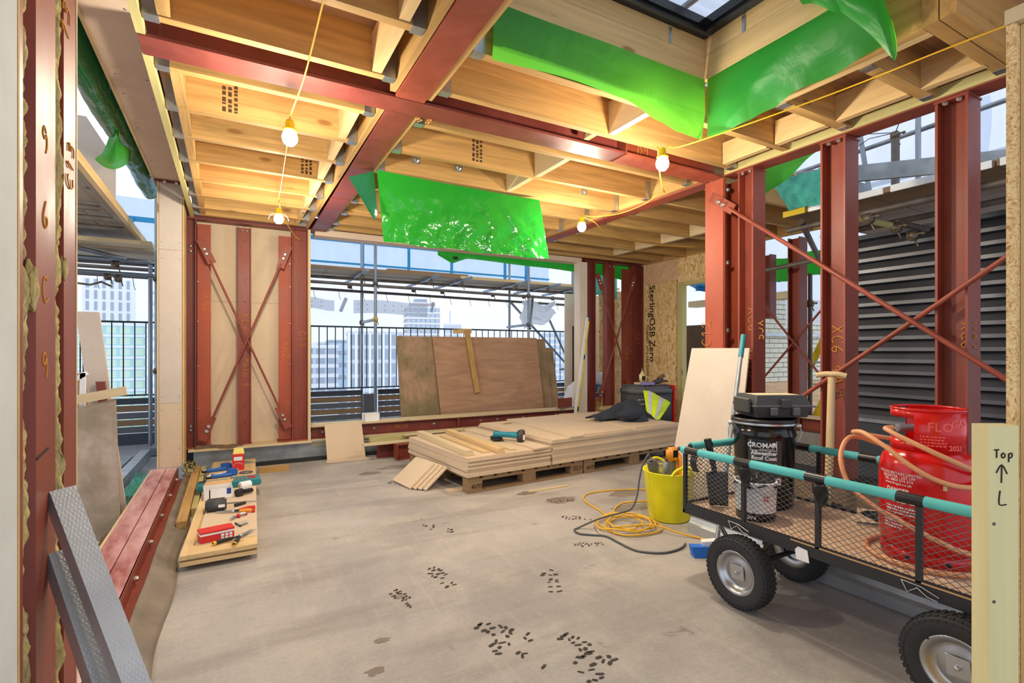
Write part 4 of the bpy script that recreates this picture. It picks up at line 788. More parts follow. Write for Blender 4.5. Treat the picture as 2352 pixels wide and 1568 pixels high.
# ---- leaning sheets behind the sill
def lean(lab, x0, x1, z0, z1, y, m_, skew=0, dx=0, zr=0):
    o = MB().prof([(x0, z0 - zr), (x1, z0), (x1 + skew, z1), (x0 + dx, z1 + zr * .2)], (0, y, 0), (0, y + .018, 0), (1, 0, 0), (0, .13, 1)).out('plywood_sheet', m_); return tag(o, lab, 'plywood sheet')
lean('weathered brown plywood sheet leaning behind sill, left and rearmost', 1.97, 3.2, -.06, 1.40, 6.47, 'ply_dark', 0, -.04)
lean('large red brown plywood sheet leaning in front, batten across it', 2.52, 4.15, -.06, 1.40, 6.43, 'ply_red', -.06, -.1)
lean('stained plywood sheet behind the large one, at its right', 3.9, 4.36, -.06, 1.385, 6.50, 'ply_dark', -.08)
lean('narrow short plywood sheet rightmost of the leaning sheets', 4.3, 4.50, -.06, 1.25, 6.53, 'ply_dark', -.06)
t_ = thing('timber_batten', 'yellow timber batten hooked over the top of leaning plywood', 'batten', (2.95, 6.5, 0)); MB().bar((3.03, 6.47, .62), (2.92, 6.59, 1.50), .075, .03, (0, 1, 0)).out('upright', 'joist_Z', t_); MB().bar((2.74, 6.63, 1.475), (3.0, 6.63, 1.485), .06, .06).out('cross_block', 'pine_X', t_)
tag(MB().box(2.55, 2.95, 6.22, 6.4, .372, .40).out('timber_offcut', 'pine_X') if 0 else MB().box(1.62, 1.95, 6.30, 6.45, .32, .345).out('timber_offcut', 'pine_X'), 'pale timber offcut on the sill beside the white box', 'timber')
t_ = thing('open_box', 'small open white cardboard box on the window sill', 'box', (1.47, 6.14, .372))
mb = MB(); x0, x1, y0, y1, z0, z1 = 1.38, 1.56, 6.06, 6.20, .3725, .46
for q in ((x0, x1, y0, y0 + .003), (x0, x1, y1 - .003, y1), (x0, x0 + .003, y0, y1), (x1 - .003, x1, y0, y1)): mb.box(*q, z0, z1)
mb.out('sides', 'white', t_); MB().box(x0 + .003, x1 - .003, y0 + .003, y1 - .003, z0, z0 + .003).out('bottom', 'card', t_)
tag(MB().grid(lambda u, v: (4.44 + .26 * u + .04 * math.sin(v * 7), 6.34 - .12 * math.sin(u * 3.1) + .03 * noise.noise((u * 6, v * 6, 1)), .05 + (.62 + .12 * math.sin(u * 2.6)) * v), 16, 24).out('plastic_sheet', 'poly_white'), 'white plastic sheet bunched beside the rightmost leaning plywood', 'plastic sheet')
t_ = thing('steel_angle', 'short red angle piece lying on the sill beside right column', 'steel angle', (4.3, 6.1, .372)); MB().bar((4.12, 6.08, .445), (4.42, 6.16, .445), .012, .14).out('leg', 'red_steel', t_); MB().bar((4.10, 6.04, .378), (4.4, 6.12, .378), .09, .01).out('foot', 'galv', t_)
# boards and bag behind the far right braces
tag(MB().box(4.85, 5.75, 6.95, 6.965, .0, 2.15).out('standing_board', 'pale_board'), 'pale printed boards standing outside the far right braces', 'board panel'); tag(MB().box(5.28, 5.8, 6.6, 6.615, .0, 2.2).out('standing_board', 'osb'), 'strand board standing behind the far corner columns', 'board panel')
tag(MB().box(5.0, 5.09, 6.94, 6.949, .6, 1.62).out('dark_strip', 'dark_slate'), 'dark upright strip fixed to the pale printed boards', 'strip')
tag(MB().box(5.14, 5.32, 7.2, 7.35, -.06, 1.95).out('masonry_pier', 'brickwhite'), 'weathered masonry pier outside, right of window', 'pier')
bgm = thing('cement_bag', 'blue and yellow building bag standing behind the far brace', 'bag', (4.95, 6.25, -.06))
def bag(x0, x1, z0, z1, y, m_, nm, d=.10):
    return MB().grid(lambda u, v: (x0 + (x1 - x0) * (.5 + (.5 - .04 * math.sin(v * 3.1)) * math.cos(u * 6.2832)), y + d * math.sin(u * 6.2832) * (1 - .5 * v * v) * (1 + .1 * noise.noise((u * 6, v * 6, 2))), z0 + (z1 - z0) * v + .015 * math.sin(u * 19) * v), 28, 12).out(nm, m_, bgm)
bag(4.74, 5.10, -.055, .52, 6.28, 'bag_yellow', 'lower_bag'); bag(4.74, 5.10, .50, .70, 6.28, 'bag_blue', 'blue_band', .085); bag(4.75, 5.09, .68, .86, 6.28, 'poly_white', 'top_fold', .05)
text('ULC', .13, (4.86, 6.185, .56), (1, 0, 0), (0, 0, 1), 'bag_yellow', bgm, 'bag_print', .002)
t_ = thing('timber_stack', 'two short pale timber blocks stacked at foot of the far braces', 'timber', (5.0, 5.95, 0)); MB().box(4.80, 5.22, 5.90, 6.0, .33, .38).out('block', 'pine_X', t_); MB().box(4.84, 5.2, 5.9, 5.98, .28, .33).out('block', 'joist_X', t_); MB().box(4.78, 5.25, 5.88, 6.02, .0, .28).out('block', 'pale_board', t_)
# ---- right side: painted brick wall, louvres, walkway
bw = thing('wall_outside', 'old white painted brick wall beyond the right hand columns', 'wall', (7.8, 4.9, 0), kind='structure')
MB().box(6.7, 9.6, 4.93, 5.1, -.1, 2.04).out('mortar_core', 'mortar', bw)
bk = MB().cham(0, .215, -.012, .06, 0, .065, .005).out('brick', 'brickwhite', bw, False); bk.location = V(6.9, 4.925, .5) - bw.location
for r_ in range(0, 20):
    for k in range(0, 9):
        if r_ == 0 and k == 0: continue
        share(bk, (k * .225 + (.112 if r_ % 2 else 0), random.uniform(-.004, .004), r_ * .075))
MB().box(6.9, 9.0, 4.86, 4.9, 1.43, 1.475).out('blue_batten', 'galv', bw); MB().box(6.9, 9, 4.88, 4.91, .0, .72).out('ply_skirting', 'ply_pale', bw); MB().box(7.95, 8.25, 4.88, 4.91, .75, 1.15).out('vent_panel', 'brownwood_Z', bw)
ld = thing('ladder', 'yellow fibreglass stepladder leaning behind the shovel column', 'ladder', (6.1, 3.5, .3)); 
for dy in (0, .35): MB().bar((6.35, 3.05 + dy, 1.75 + .0), (5.95, 3.62 + dy, .12), .03, .075).out('stile', 'yellow', ld)
for k in range(6): t0 = .1 + k * .16; MB().bar((6.35 - .4 * t0, 3.05 + .57 * t0, 1.75 - 1.63 * t0), (6.35 - .4 * t0, 3.4 + .57 * t0, 1.75 - 1.63 * t0), .05, .02).out('rung', 'galv', ld)
lv = thing('louvre_wall', 'dark grey louvred metal cladding wall outside on the right', 'cladding', (5.0, 1.8, 0))
for k in range(16):
    z = .60 + k * .1; MB().add([(5.0, .4, z), (5.09, .4, z + .085), (5.09, .4, z + .1), (5.0, .4, z + .03)] + [(5.0, 2.62, z), (5.09, 2.62, z + .085), (5.09, 2.62, z + .1), (5.0, 2.62, z + .03)], [(0, 1, 2, 3), (7, 6, 5, 4), (0, 4, 5, 1), (1, 5, 6, 2), (2, 6, 7, 3), (3, 7, 4, 0)]).out('louvre_slat', 'louvre', lv)
MB().box(5.1, 5.14, .4, 2.62, .0, 2.2).out('backing', 'dark_slate', lv); MB().box(4.98, 5.1, .4, 2.62, -.1, .57).out('plinth', 'dark_slate', lv); MB().box(4.96, 5.1, .4, 2.62, .57, .60).out('plinth_cap', 'galv_dull', lv); MB().box(4.97, 5.1, .4, 2.64, 2.2, 2.24).out('top_flashing', 'dark_slate', lv)
sr = thing('scaffold', 'scaffold walkway with dark undersides above the louvred wall', 'scaffold', (4.7, 1.8, 0))
for k in range(8):
    for y0, y1 in ((-.6, 1.32), (1.33, 2.05), (2.06, 2.72)): MB().box(4.2 + k * .235, 4.2 + k * .235 + .228, y0, y1, 2.36, 2.40).out('walkway_board', 'brownwood_Y', sr)
for y0, y1, m_ in ((-.6, 1.3, 'white'), (1.34, 1.9, 'white'), (1.95, 2.5, 'white'), (2.53, 2.72, 'yellow')): MB().box(4.185, 4.198, y0, y1, 2.352, 2.40).out('board_end_band', m_, sr)
tubes(sr, [((4.3, -.5, 2.29), (4.3, 2.75, 2.26)), ((4.9, -.5, 2.31), (4.9, 2.8, 2.28)), ((5.55, 3.0, 2.2), (5.3, 3.9, 2.1)), ((5.9, 3.5, -.1), (5.9, 3.5, 2.1))], 'pole_rust'); tubes(sr, [((4.22, 2.2, 2.25), (4.6, 2.08, 2.2)), ], 'greenwood_X'); tubes(sr, [((4.64, 2.06, 2.22), (4.92, 1.97, 2.18)), ((4.25, 2.6, 2.3), (5.6, 3.2, 2.15))], 'pole_rust')
coupler((4.62, 2.06, 2.18), sr); coupler((4.3, 2.1, 2.22), sr); coupler((4.75, 2.0, 2.12), sr); coupler((5.9, 3.5, 1.75), sr)
rb = thing('roof_edge', 'grey steel roof edge with dark fascia beyond right columns', 'roof', (5.2, 2.6, 2.7)); MB().box(4.75, 5.6, 2.72, 2.86, 2.66, 2.86).out('steel_edge', 'galv_dull', rb); MB().box(4.72, 5.6, 2.68, 2.74, 2.5, 2.68).out('fascia', 'frame_black', rb); MB().bar((4.7, 2.9, 2.82), (5.4, 1.6, 2.72), .04, .14).out('steel_edge', 'galv_dull', rb)
ut = thing('scaffold', 'upper scaffold tubes against white sheeting at top right', 'scaffold', (6, 2, 2.4)); tubes(ut, [((6.0, 3.1, 2.41), (6.0, 3.1, 3.6)), ((6.0, 2.85, 2.41), (5.95, 3.0, 3.6)), ((6.0, 2.48, 2.41), (6.0, 2.48, 3.8)), ((6.1, 4.0, 3.38), (6.1, .5, 3.5))]); tubes(ut, [((5.6, 2.5, 2.41), (5.6, 2.5, 3.25))], 'pole_rust', .035); coupler((6.0, 2.48, 2.6), ut); coupler((5.6, 2.5, 3.27), ut)
for q in ((.25, .2), (.35, -.1), (-.1, .25)): MB().tube([(5.6, 2.5, 3.3), (5.6 - q[0] * .4, 2.5 + q[1], 3.34), (5.6 - q[0], 2.5 + q[1] * 2, 3.28)], .004, 5).out('tie_wire', 'dark_metal', ut)
wsx = thing('sheeting', 'white scaffold sheeting hanging across the top right background', 'sheeting', (7, 1.5, 2)); MB().grid(lambda u, v: (7.6 + .08 * math.sin(u * 14) + .06 * noise.noise((u * 8, v * 5, 0)), -2 + 7.5 * u, 1.6 + 3.2 * v), 60, 20).out('sheet', 'scaffold_sheet', wsx)
MB().grid(lambda u, v: (7.5, -1 + 5.5 * u, 3.42 + .07 * v - .05 * u), 30, 2).out('eyelet_band', 'grey_band', wsx); MB().grid(lambda u, v: (6.3 + .1 * math.sin(v * 4), 2.05 + .22 * u + .05 * math.sin(v * 5), 2.5 + 1.1 * v), 8, 16).out('loose_fold', 'scaffold_sheet', wsx)
# beyond the doorway
tag(MB().box(6.6, 6.65, 5.2, 6.3, .0, 1.62).out('stained_sheet', 'plant_brown'), 'dark stained panel seen through the doorway', 'panel'); tag(MB().grid(lambda u, v: (7.0 + .1 * math.sin(v * 9), 4.6 + 1.6 * u, 2.2 + .25 * v + .03 * math.sin(u * 15)), 20, 8).out('blue_tarp', 'blue_tarp'), 'bright blue tarpaulin seen through top of the doorway', 'tarpaulin'); tag(MB().box(6.9, 7.1, 4.4, 6.2, 1.95, 2.05).out('edge_plank', 'pale_Y'), 'pale plank below the blue tarpaulin beyond the doorway', 'plank')
# ---- city
tag(MB().box(-300, 700, 40, 900, -34, -33).out('city_ground', 'haze_far'), 'hazy city ground far below the terrace', 'ground', kind='structure')
def block(lab, az, dist, wd, dp, ztop, zbot, floors, cols, body, band_m, win, rot=0, bandh=.35, name='tower_block', pier=None):
    a = R(az); loc = (math.sin(a) * dist, math.cos(a) * dist, zbot); t_ = thing(name, lab, 'building', loc, -a + R(rot))
    H_ = ztop - zbot; MB().box(-wd / 2, wd / 2, 0, dp, 0, H_).out('body', body, t_, False); fh = H_ / floors
    if band_m:
        b = MB().box(-wd / 2 - .25, wd / 2 + .25, -.35, dp + .2, -fh * bandh / 2, fh * bandh / 2).out('floor_band', band_m, t_, False); b.location.z = H_
        for k in range(1, floors): share(b, (0, 0, -fh * k))
    if win:
        cw = wd / cols; wz = fh * (1 - bandh) * .8; o = MB().box(-cw * .38, cw * .38, -.12, .02, -wz / 2, wz / 2).out('window', win, t_, False); base = V(-wd / 2 + cw / 2, 0, H_ - fh / 2); o.location = base
        for r_ in range(floors):
            for k in range(cols):
                if r_ or k: share(o, (k * cw, 0, -fh * r_))
    if pier:
        cw = wd / cols; o = MB().box(-cw * .16, cw * .16, -.4, 0, 0, H_).out('pier', pier, t_, False); o.location.x = -wd / 2
        for k in range(1, cols + 1): share(o, (k * cw, 0, 0))
    return t_
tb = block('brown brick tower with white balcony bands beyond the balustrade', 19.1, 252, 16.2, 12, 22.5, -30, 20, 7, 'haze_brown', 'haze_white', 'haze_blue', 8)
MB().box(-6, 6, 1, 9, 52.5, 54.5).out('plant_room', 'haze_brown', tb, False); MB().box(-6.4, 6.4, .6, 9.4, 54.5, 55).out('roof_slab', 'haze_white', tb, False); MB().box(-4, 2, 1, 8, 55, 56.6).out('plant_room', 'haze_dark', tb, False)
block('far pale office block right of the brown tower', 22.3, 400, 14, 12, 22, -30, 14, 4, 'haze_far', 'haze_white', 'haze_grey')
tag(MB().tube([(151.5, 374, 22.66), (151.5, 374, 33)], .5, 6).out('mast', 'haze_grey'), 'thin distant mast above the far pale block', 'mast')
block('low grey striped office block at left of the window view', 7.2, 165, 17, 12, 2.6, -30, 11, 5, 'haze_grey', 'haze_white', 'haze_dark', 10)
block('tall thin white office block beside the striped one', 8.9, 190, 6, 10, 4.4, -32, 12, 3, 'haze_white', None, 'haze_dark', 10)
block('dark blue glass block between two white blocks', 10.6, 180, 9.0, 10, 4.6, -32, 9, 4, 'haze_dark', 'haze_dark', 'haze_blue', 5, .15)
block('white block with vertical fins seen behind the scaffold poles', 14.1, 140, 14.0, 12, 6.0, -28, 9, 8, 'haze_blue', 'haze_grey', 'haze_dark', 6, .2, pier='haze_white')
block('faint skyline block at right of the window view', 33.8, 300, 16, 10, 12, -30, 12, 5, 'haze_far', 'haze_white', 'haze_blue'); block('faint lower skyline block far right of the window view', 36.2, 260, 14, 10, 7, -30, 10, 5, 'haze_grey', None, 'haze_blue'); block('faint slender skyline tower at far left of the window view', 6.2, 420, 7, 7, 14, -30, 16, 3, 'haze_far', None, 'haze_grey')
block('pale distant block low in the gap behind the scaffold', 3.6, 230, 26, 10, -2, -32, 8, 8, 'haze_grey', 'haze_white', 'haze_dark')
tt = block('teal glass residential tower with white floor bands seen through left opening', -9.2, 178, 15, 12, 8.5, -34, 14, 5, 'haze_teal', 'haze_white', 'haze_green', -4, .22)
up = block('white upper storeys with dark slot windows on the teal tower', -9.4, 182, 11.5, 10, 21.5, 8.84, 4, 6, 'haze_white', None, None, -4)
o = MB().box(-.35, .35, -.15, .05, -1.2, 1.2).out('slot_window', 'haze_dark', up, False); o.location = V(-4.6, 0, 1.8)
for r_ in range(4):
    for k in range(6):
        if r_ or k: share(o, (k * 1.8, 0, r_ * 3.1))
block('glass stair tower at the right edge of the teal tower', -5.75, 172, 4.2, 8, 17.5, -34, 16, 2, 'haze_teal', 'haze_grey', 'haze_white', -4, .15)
# ================================================================== THINGS ON THE FLOOR
PA = math.atan(.082); PO = Vector((1.745, 3.91, 0)); PM = Matrix.Translation(PO) @ Matrix.Rotation(PA, 4, 'Z')
def pl(x, y, z=0): return tuple(PM @ Vector((x, y, z)))
def pthing(name, lab, cat, x, y, z, group=None, rz=0): return thing(name, lab, cat, pl(x, y, z), PA + rz, group)
def pallet(x0, wd, lab, mark, mark2):
    t_ = pthing('pallet', lab, 'pallet', x0, 0, 0)
    for y in (.0, .58, 1.16):
        MB().box(0, wd, y, y + .1, 0, .02).out('bottom_board', 'brownwood_X', t_, False)
        for x in (0, wd / 2 - .07, wd - .14): MB().cham(x, x + .14, y, y + .1, .02, .10, .003).out('block', 'brownwood_Y', t_, False)
        MB().box(0, wd, y, y + .1, .10, .12).out('stringer', 'brownwood_X', t_, False)
    for k in range(9): MB().box(k * (wd - .11) / 8, k * (wd - .11) / 8 + .11, 0, 1.26, .12, .142).out('deck_board', 'brownwood_Y', t_, False)
    text(mark, .055, (.03, -.001, .035), (1, 0, 0), (0, 0, 1), 'stamp', t_, 'stamp_mark', .001, world=False)
    if mark2: dashes(3, .1, .011, .018, (wd - .12, -.001, .08), (1, 0, 0), (0, 0, 1), 'stamp', t_, 'stamp_mark', 5, False)
pallet(0, 1.27, 'timber pallet under the low board stack, stamped 4V75', '4V75', True); pallet(1.29, 1.42, 'timber pallet under the tall board stack at right', '4V75', False)
rnd = random.Random(4)
ORD = ['topmost', 'second', 'third', 'fourth', 'fifth', 'sixth', 'seventh', 'eighth', 'ninth', 'tenth', 'eleventh', 'twelfth', 'thirteenth', 'fourteenth']
for k in range(10):
    o = pthing('x', '', '', 0, 0, 0); bpy.data.objects.remove(o)
    jx, jy = rnd.uniform(-.012, .008), rnd.uniform(-.012, .01)
    o = MB().box(-.01 + jx, .865 + jx * .3, -.01 + jy, 1.27 + jy, 0, .0155).out('cement_sheet', 'cement_board')
    o.location = pl(0, 0, .143 + k * .0162); o.rotation_euler = (0, 0, PA + rnd.uniform(-.003, .003))
    tag(o, 'topmost beige board of the low stack, under the battens' if k == 9 else ('lowest beige board of the low stack, lying directly on left pallet' if k == 0 else '%s beige board from the top of the low stack' % ORD[9 - k]), 'board', 'boards in the low stack')
for k in range(14):
    jx, jy = rnd.uniform(-.015, .01), rnd.uniform(-.012, .014)
    o = MB().box(.885 + jx, 2.72 + jx * .6, -.01 + jy, 1.34 + jy, 0, .0155).out('cement_sheet', 'cement_board')
    o.location = pl(0, 0, .143 + k * .0163); o.rotation_euler = (0, 0, PA + rnd.uniform(-.002, .002))
    tag(o, 'topmost full board of the tall stack' if k == 13 else ('lowest beige board of the tall stack, lying directly on right pallet' if k == 0 else '%s beige board from the top of the tall stack' % ORD[13 - k]), 'board', 'boards in the tall stack')
ZT2 = .143 + 14 * .0163
def psheet(poly, z, th, name, lab, mat='cement_board', cat='board', rz=0):
    o = MB().prof([(a, b) for a, b in poly], (0, 0, 0), (0, 0, th), (1, 0, 0), (0, 1, 0)).out(name, mat); o.location = pl(0, 0, z); o.rotation_euler = (0, 0, PA + rz); return tag(o, lab, cat)
psheet([(1.10, -.02), (1.28, -.02), (1.285, .02), (1.98, 0), (2.05, 1.36), (1.28, 1.38)], ZT2 + .0005, .012, 'cement_sheet', 'notched beige board lying on the middle of the tall stack')
psheet([(2.04, .03), (2.73, .0), (2.76, 1.30), (2.10, 1.40)], ZT2 + .0005, .015, 'cement_sheet', 'slightly raised beige board at right end of the tall stack, under the jacket')
psheet([(1.05, 1.08), (1.2, 1.12), (1.2, 1.16), (1.05, 1.12)], ZT2 + .013, .014, 'timber_offcut', 'small wood offcut lying on the tall stack', 'pale_X', 'offcut')
Z1 = .143 + 10 * .0162
for a, b, w_, h_, m_, lab in (((.045, .06), (.13, 1.30), .07, .048, 'pale_Y', 'thick pale batten at left on the low stack'), ((.33, .0), (.44, 1.25), .065, .045, 'pine_Y', 'thick yellowish batten in the middle on the low stack'), ((.50, .06), (.53, .98), .055, .012, 'pale_Y', 'thin flat lath on the low stack'), ((.24, .1), (.30, 1.1), .07, .012, 'pine_Y', 'flat lath between the two thick battens')):
    o = MB().bar((0, 0, 0), (math.hypot(b[0] - a[0], b[1] - a[1]), 0, 0), w_, h_).out('timber_batten', 'pale_X' if 'pale' in m_ else 'pine_X'); o.location = pl(a[0], a[1], Z1 + h_ / 2 + .001); o.rotation_euler = (0, 0, PA + math.atan2(b[1] - a[1], b[0] - a[0])); tag(o, lab, 'batten')
ser = [(.64, -.05), (.84, -.02), (.79, 1.35), (.62, 1.33)] ; ser = [(.66, -.04), (.86, -.02), (.84, 1.36), (.68, 1.34)] + [(.665 + (.025 if i % 2 else 0), 1.25 - i * .1) for i in range(12)]
psheet(ser, Z1 + .001, .012, 'cement_strip', 'narrow board strip with one ragged edge, beside the tall stack')
# offcuts leaning on the pallet side
for k in range(4):
    o = MB().box(0, .30 - .01 * k, 0, .36 + .03 * (k % 2), 0, .014).out('board_offcut', 'cement_board'); o.location = pl(-.345 + .03 * k, .40 - .04 * k, .004); o.rotation_euler = (0, 0, 0)
    o.rotation_euler = Matrix.Rotation(PA + .06, 4, 'Z').to_euler(); o.rotation_euler[1] = R(-38); tag(o, ['front board offcut leaning on the left pallet', 'second board offcut leaning on the left pallet', 'third board offcut leaning on the left pallet', 'rearmost board offcut leaning on the left pallet'][k], 'offcut', 'offcuts leaning on the pallet')
tag(MB().box(1.62, 1.78, 4.02, 4.12, 0, .014).out('board_offcut', 'cement_board'), 'small square offcut flat on the floor before left pallet', 'offcut'); tag(MB().box(2.22, 2.62, 3.70, 3.73, 0, .012).out('timber_strip', 'pale_X'), 'thin timber strip on the floor before the left pallet', 'strip')
# cordless grinder
g = pthing('angle_grinder', 'cordless teal angle grinder with black battery on the low stack', 'power tool', .70, .42, Z1 + .014, rz=R(-62))
MB().tube([(-.13, 0, .055), (-.05, 0, .058), (.02, 0, .06), (.10, 0, .06)], [.03, .027, .03, .034], 14).out('body', 'teal_tool', g, False)
MB().lathe([(0, .085), (.03, .083), (.036, .06), (.036, .03), (.02, .02), (0, .02)], (-.155, 0, 0), 16).out('gear_head', 'teal_tool', g, False)
MB().lathe([(0, .018), (.06, .018), (.062, .01), (.06, .002), (0, .002)], (-.155, 0, 0), 24).out('disc', 'black_rough', g, False)
MB().cham(.09, .15, -.042, .042, .0, .115, .012).out('battery', 'charcoal', g, False); MB().box(.151, .1515, -.02, .022, .02, .07).out('battery_label', 'paper', g, False)
MB().lathe([(.063, .02), (.066, .03), (.05, .032)], (-.155, 0, 0), 16, a0=1.6, a1=4.7).out('guard', 'dark_metal', g, False)
# jacket and hi-vis vest
jk = thing('jacket', 'dark navy work jacket heaped on the tall board stack', 'jacket', pl(2.50, .58, ZT2 + .016), PA)
def heap(u, v):
    a = u * 2 * math.pi; e = 1 + .2 * math.sin(3 * a + .8) * v; x = .30 * v * math.cos(a) * e; y = .27 * v * math.sin(a) * e
    h = .21 * (1 - v ** 2.0) * (1 + .45 * math.cos(a - .3) * v) + .03 * noise.noise((x * 9, y * 9, 2)) * (1 - v * .7) + .03 * abs(noise.noise((x * 6 + y * 9, y * 3, 7))) * (1 - v ** 4)
    return (x, y, max(.004, h))
MB().grid(heap, 72, 28).out('cloth', 'jacket', jk, False)
MB().grid(lambda u, v: (-.52 + .46 * u, -.10 + .20 * v + .08 * (1 - u), .026 + (.03 + .14 * u) * math.sin(v * math.pi) + .012 * noise.noise((u * 7, v * 6, 0))), 28, 16, .006).out('sleeve', 'jacket', jk, False)
MB().tube([(-.38 + .46 * k / 12, -.20 - .04 * math.sin(k * .4), .085 + .012 * math.sin(k * .5)) for k in range(13)], [.02 + .045 * min(1, k / 4) * min(1, (14 - k) / 4) for k in range(13)], 14).out('sleeve', 'jacket', jk, False)
MB().tube([(-.52 - .02 * math.cos(t * .6), -.0 + .012 * math.sin(t * .6), .008 + .012 * (1 + math.sin(t * .6))) for t in range(11)], .003, 6).out('cord_loop', 'dark_metal', jk, False)
hv = thing('hivis_vest', 'yellow high visibility vest with silver bands draped over jacket', 'vest', (4.5, 4.6, ZT2 + .016))
def vest(u, v, off=0):
    A, B, C_, D_ = Vector((4.58, 4.84, .70)), Vector((4.80, 4.60, .545)), Vector((4.40, 4.38, .395)), Vector((4.34, 4.53, .485))
    p = (A.lerp(B, u)).lerp(D_.lerp(C_, u), v); n_ = Vector((-.5, -.75, .45)); b = .05 * math.sin(u * 3.14) * math.sin(v * 3.14) + .018 * math.sin(u * 8 + v * 5) * (.4 + u) + .012 * noise.noise((u * 5, v * 5, 1))
    p.z += .035 * math.sin(u * 3.14) * (1 - v) - .02 * math.sin(u * 3.14) * v; return p + n_ * (b + off)
def vest2(u, v, off=0): return vest(v, u, off)
MB().grid(vest, 40, 40, .004).out('fabric', 'hivis', hv)
for u0, u1 in ((.16, .34), (.60, .78)): MB().grid(lambda u, v: vest(u0 + (u1 - u0) * u, v, .009), 8, 40).out('reflective_band', 'reflective', hv)
# tool trolley behind
tb_ = thing('tool_box', 'black ribbed tool chest with red edge behind the board stack', 'tool chest', (4.98, 5.2, 0), R(-8))
MB().cham(-.30, .30, -.2, .2, 0, .66, .03).out('body', 'charcoal', tb_, False); MB().cham(-.31, .30, -.21, .21, .60, .73, .035).out('lid', 'grey_plastic', tb_, False)
for k in range(7): MB().cham(-.28 + k * .08, -.235 + k * .08, -.18, .18, .725, .745, .01).out('lid_rib', 'grey_plastic', tb_, False)
MB().cham(.295, .325, -.21, .2, .05, .74, .01).out('red_edge', 'red_box', tb_, False)
for z in (.5, .56): MB().tube([(-.27, -.2, z), (-.27, -.225, z), (-.2, -.225, z), (-.2, -.2, z)], .008, 6).out('latch', 'silver', tb_, False)
t_ = thing('glue_bottle', 'yellow glue bottle with nozzle standing on the tool chest', 'bottle', (4.93, 5.23, .748)); MB().cham(4.885, 4.975, 5.20, 5.26, .775, .90, .018).out('body', 'glue', t_); MB().lathe([(.016, .90), (.016, .92), (.006, .925), (.003, .965), (0, .965)], (4.93, 5.23, 0), 12).out('nozzle', 'glue', t_); MB().box(4.90, 4.96, 5.199, 5.1995, .80, .86).out('label', 'ink', t_); MB().box(4.84, 4.99, 5.17, 5.29, .746, .775).out('base_block', 'pale_X', t_)
tag(MB().cham(4.80, 4.97, 5.03, 5.13, .748, .785, .004).out('small_carton', 'purple_print'), 'small pink and blue carton on the tool chest', 'carton'); tag(MB().box(4.85, 5.12, 5.06, 5.16, .746, .752).out('card_sheet', 'card'), 'flat brown card on the tool chest beside gloves', 'card')
gl = thing('work_gloves', 'pair of grey work gloves lying on the tool chest', 'gloves', (5.12, 5.12, .748))
def blob(c, s, mat, nm, par, seed=0, amp=.25):
    bm = bmesh.new(); bmesh.ops.create_icosphere(bm, subdivisions=3, radius=1); mb = MB()
    for v in bm.verts: d = 1 + amp * noise.noise(v.co * 1.8 + Vector((seed, 0, 0))); v.co = Vector((c[0] + v.co.x * s[0] * d, c[1] + v.co.y * s[1] * d, max(c[2] - s[2], c[2] + v.co.z * s[2] * d)))
    bm.verts.index_update(); mb.add([v.co.copy() for v in bm.verts], [[v.index for v in f.verts] for f in bm.faces], True); bm.free(); return mb.out(nm, mat, par)
pm = blob((5.08, 5.1, .785), (.07, .05, .03), 'glove', 'palm', gl, 1)
for k in range(4): MB().tube([(5.12 + .005 * k, 5.06 + k * .022, .785), (5.17, 5.05 + k * .026, .80 - .004 * k), (5.215, 5.045 + k * .028, .785)], [.013, .012, .009], 8).out('finger', 'glove', pm)
blob((5.18, 5.15, .80), (.06, .045, .035), 'glove', 'palm', gl, 4); MB().tube([(5.16, 5.14, .82), (5.19, 5.13, .85), (5.23, 5.12, .865)], [.025, .028, .022], 10).out('cuff', 'plant_brown', gl)
# spirit level
lvl = thing('spirit_level', 'long yellow spirit level leaning against the window column', 'spirit level', (4.294, 5.93, 0)); a, b = Vector((4.294, 5.935, .0)), Vector((4.58, 5.975, 1.69)); d = (b - a).normalized(); sd = Vector((.98, 0, -.16))
MB().prof([(-.035, -.012), (.0, -.012), (.0, .012), (-.035, .012)], a, b, sd, (0, 1, 0)).out('face', 'white', lvl); MB().prof([(.0, -.013), (.026, -.013), (.026, .013), (.0, .013)], a, b, sd, (0, 1, 0)).out('yellow_edge', 'yellow', lvl)
for k, t0 in ((0, .2), (1, .36), (2, .64), (3, .97)): p = a + d * 1.71 * t0; MB().prof([(-.0, -.0145), (.022, -.0145), (.022, .0145), (-.0, .0145)], p, p + d * .07, sd, (0, 1, 0)).out('vial', 'greenwood_Z' if k == 1 else 'black', lvl)
# board by the window and steel lengths with loose battens
o = MB().prof([(.925, 0), (1.335, 0), (1.325, .42), (.92, .41)], (0, 5.80, .002), (0, 5.812, .002), (1, 0, 0), (0, .40, .917)); tag(o.out('cement_sheet', 'cement_board'), 'beige board leaning against the window sill', 'board')
tag(MB().prof([(.90, 0), (1.36, 0), (1.33, .085), (.91, .085)], (0, 5.70, .003), (0, 5.70, .017), (1, 0, 0), (0, 1, 0)).out('board_offcut', 'cement_board'), 'flat offcut at foot of the beige board under the window', 'offcut')
t_ = thing('steel_offcut', 'short red steel beam lying behind the left pallet', 'steel beam', (1.9, 5.6, 0)); MB().prof(I_poly(.17, .12, .012), (1.62, 5.56, .087), (2.5, 5.62, .087), (0, 0, 1), (0, 1, 0)).out('beam', 'red_steel', t_); MB().box(1.6, 1.615, 5.49, 5.63, .002, .175).out('end_plate', 'red_steel', t_)
t_ = thing('steel_offcut', 'second red steel beam end lying nearer the wall', 'steel beam', (1.6, 5.76, 0)); MB().prof(I_poly(.15, .1, .012), (1.45, 5.76, .077), (2.3, 5.80, .077), (0, 0, 1), (0, 1, 0)).out('beam', 'maroon_steel', t_)
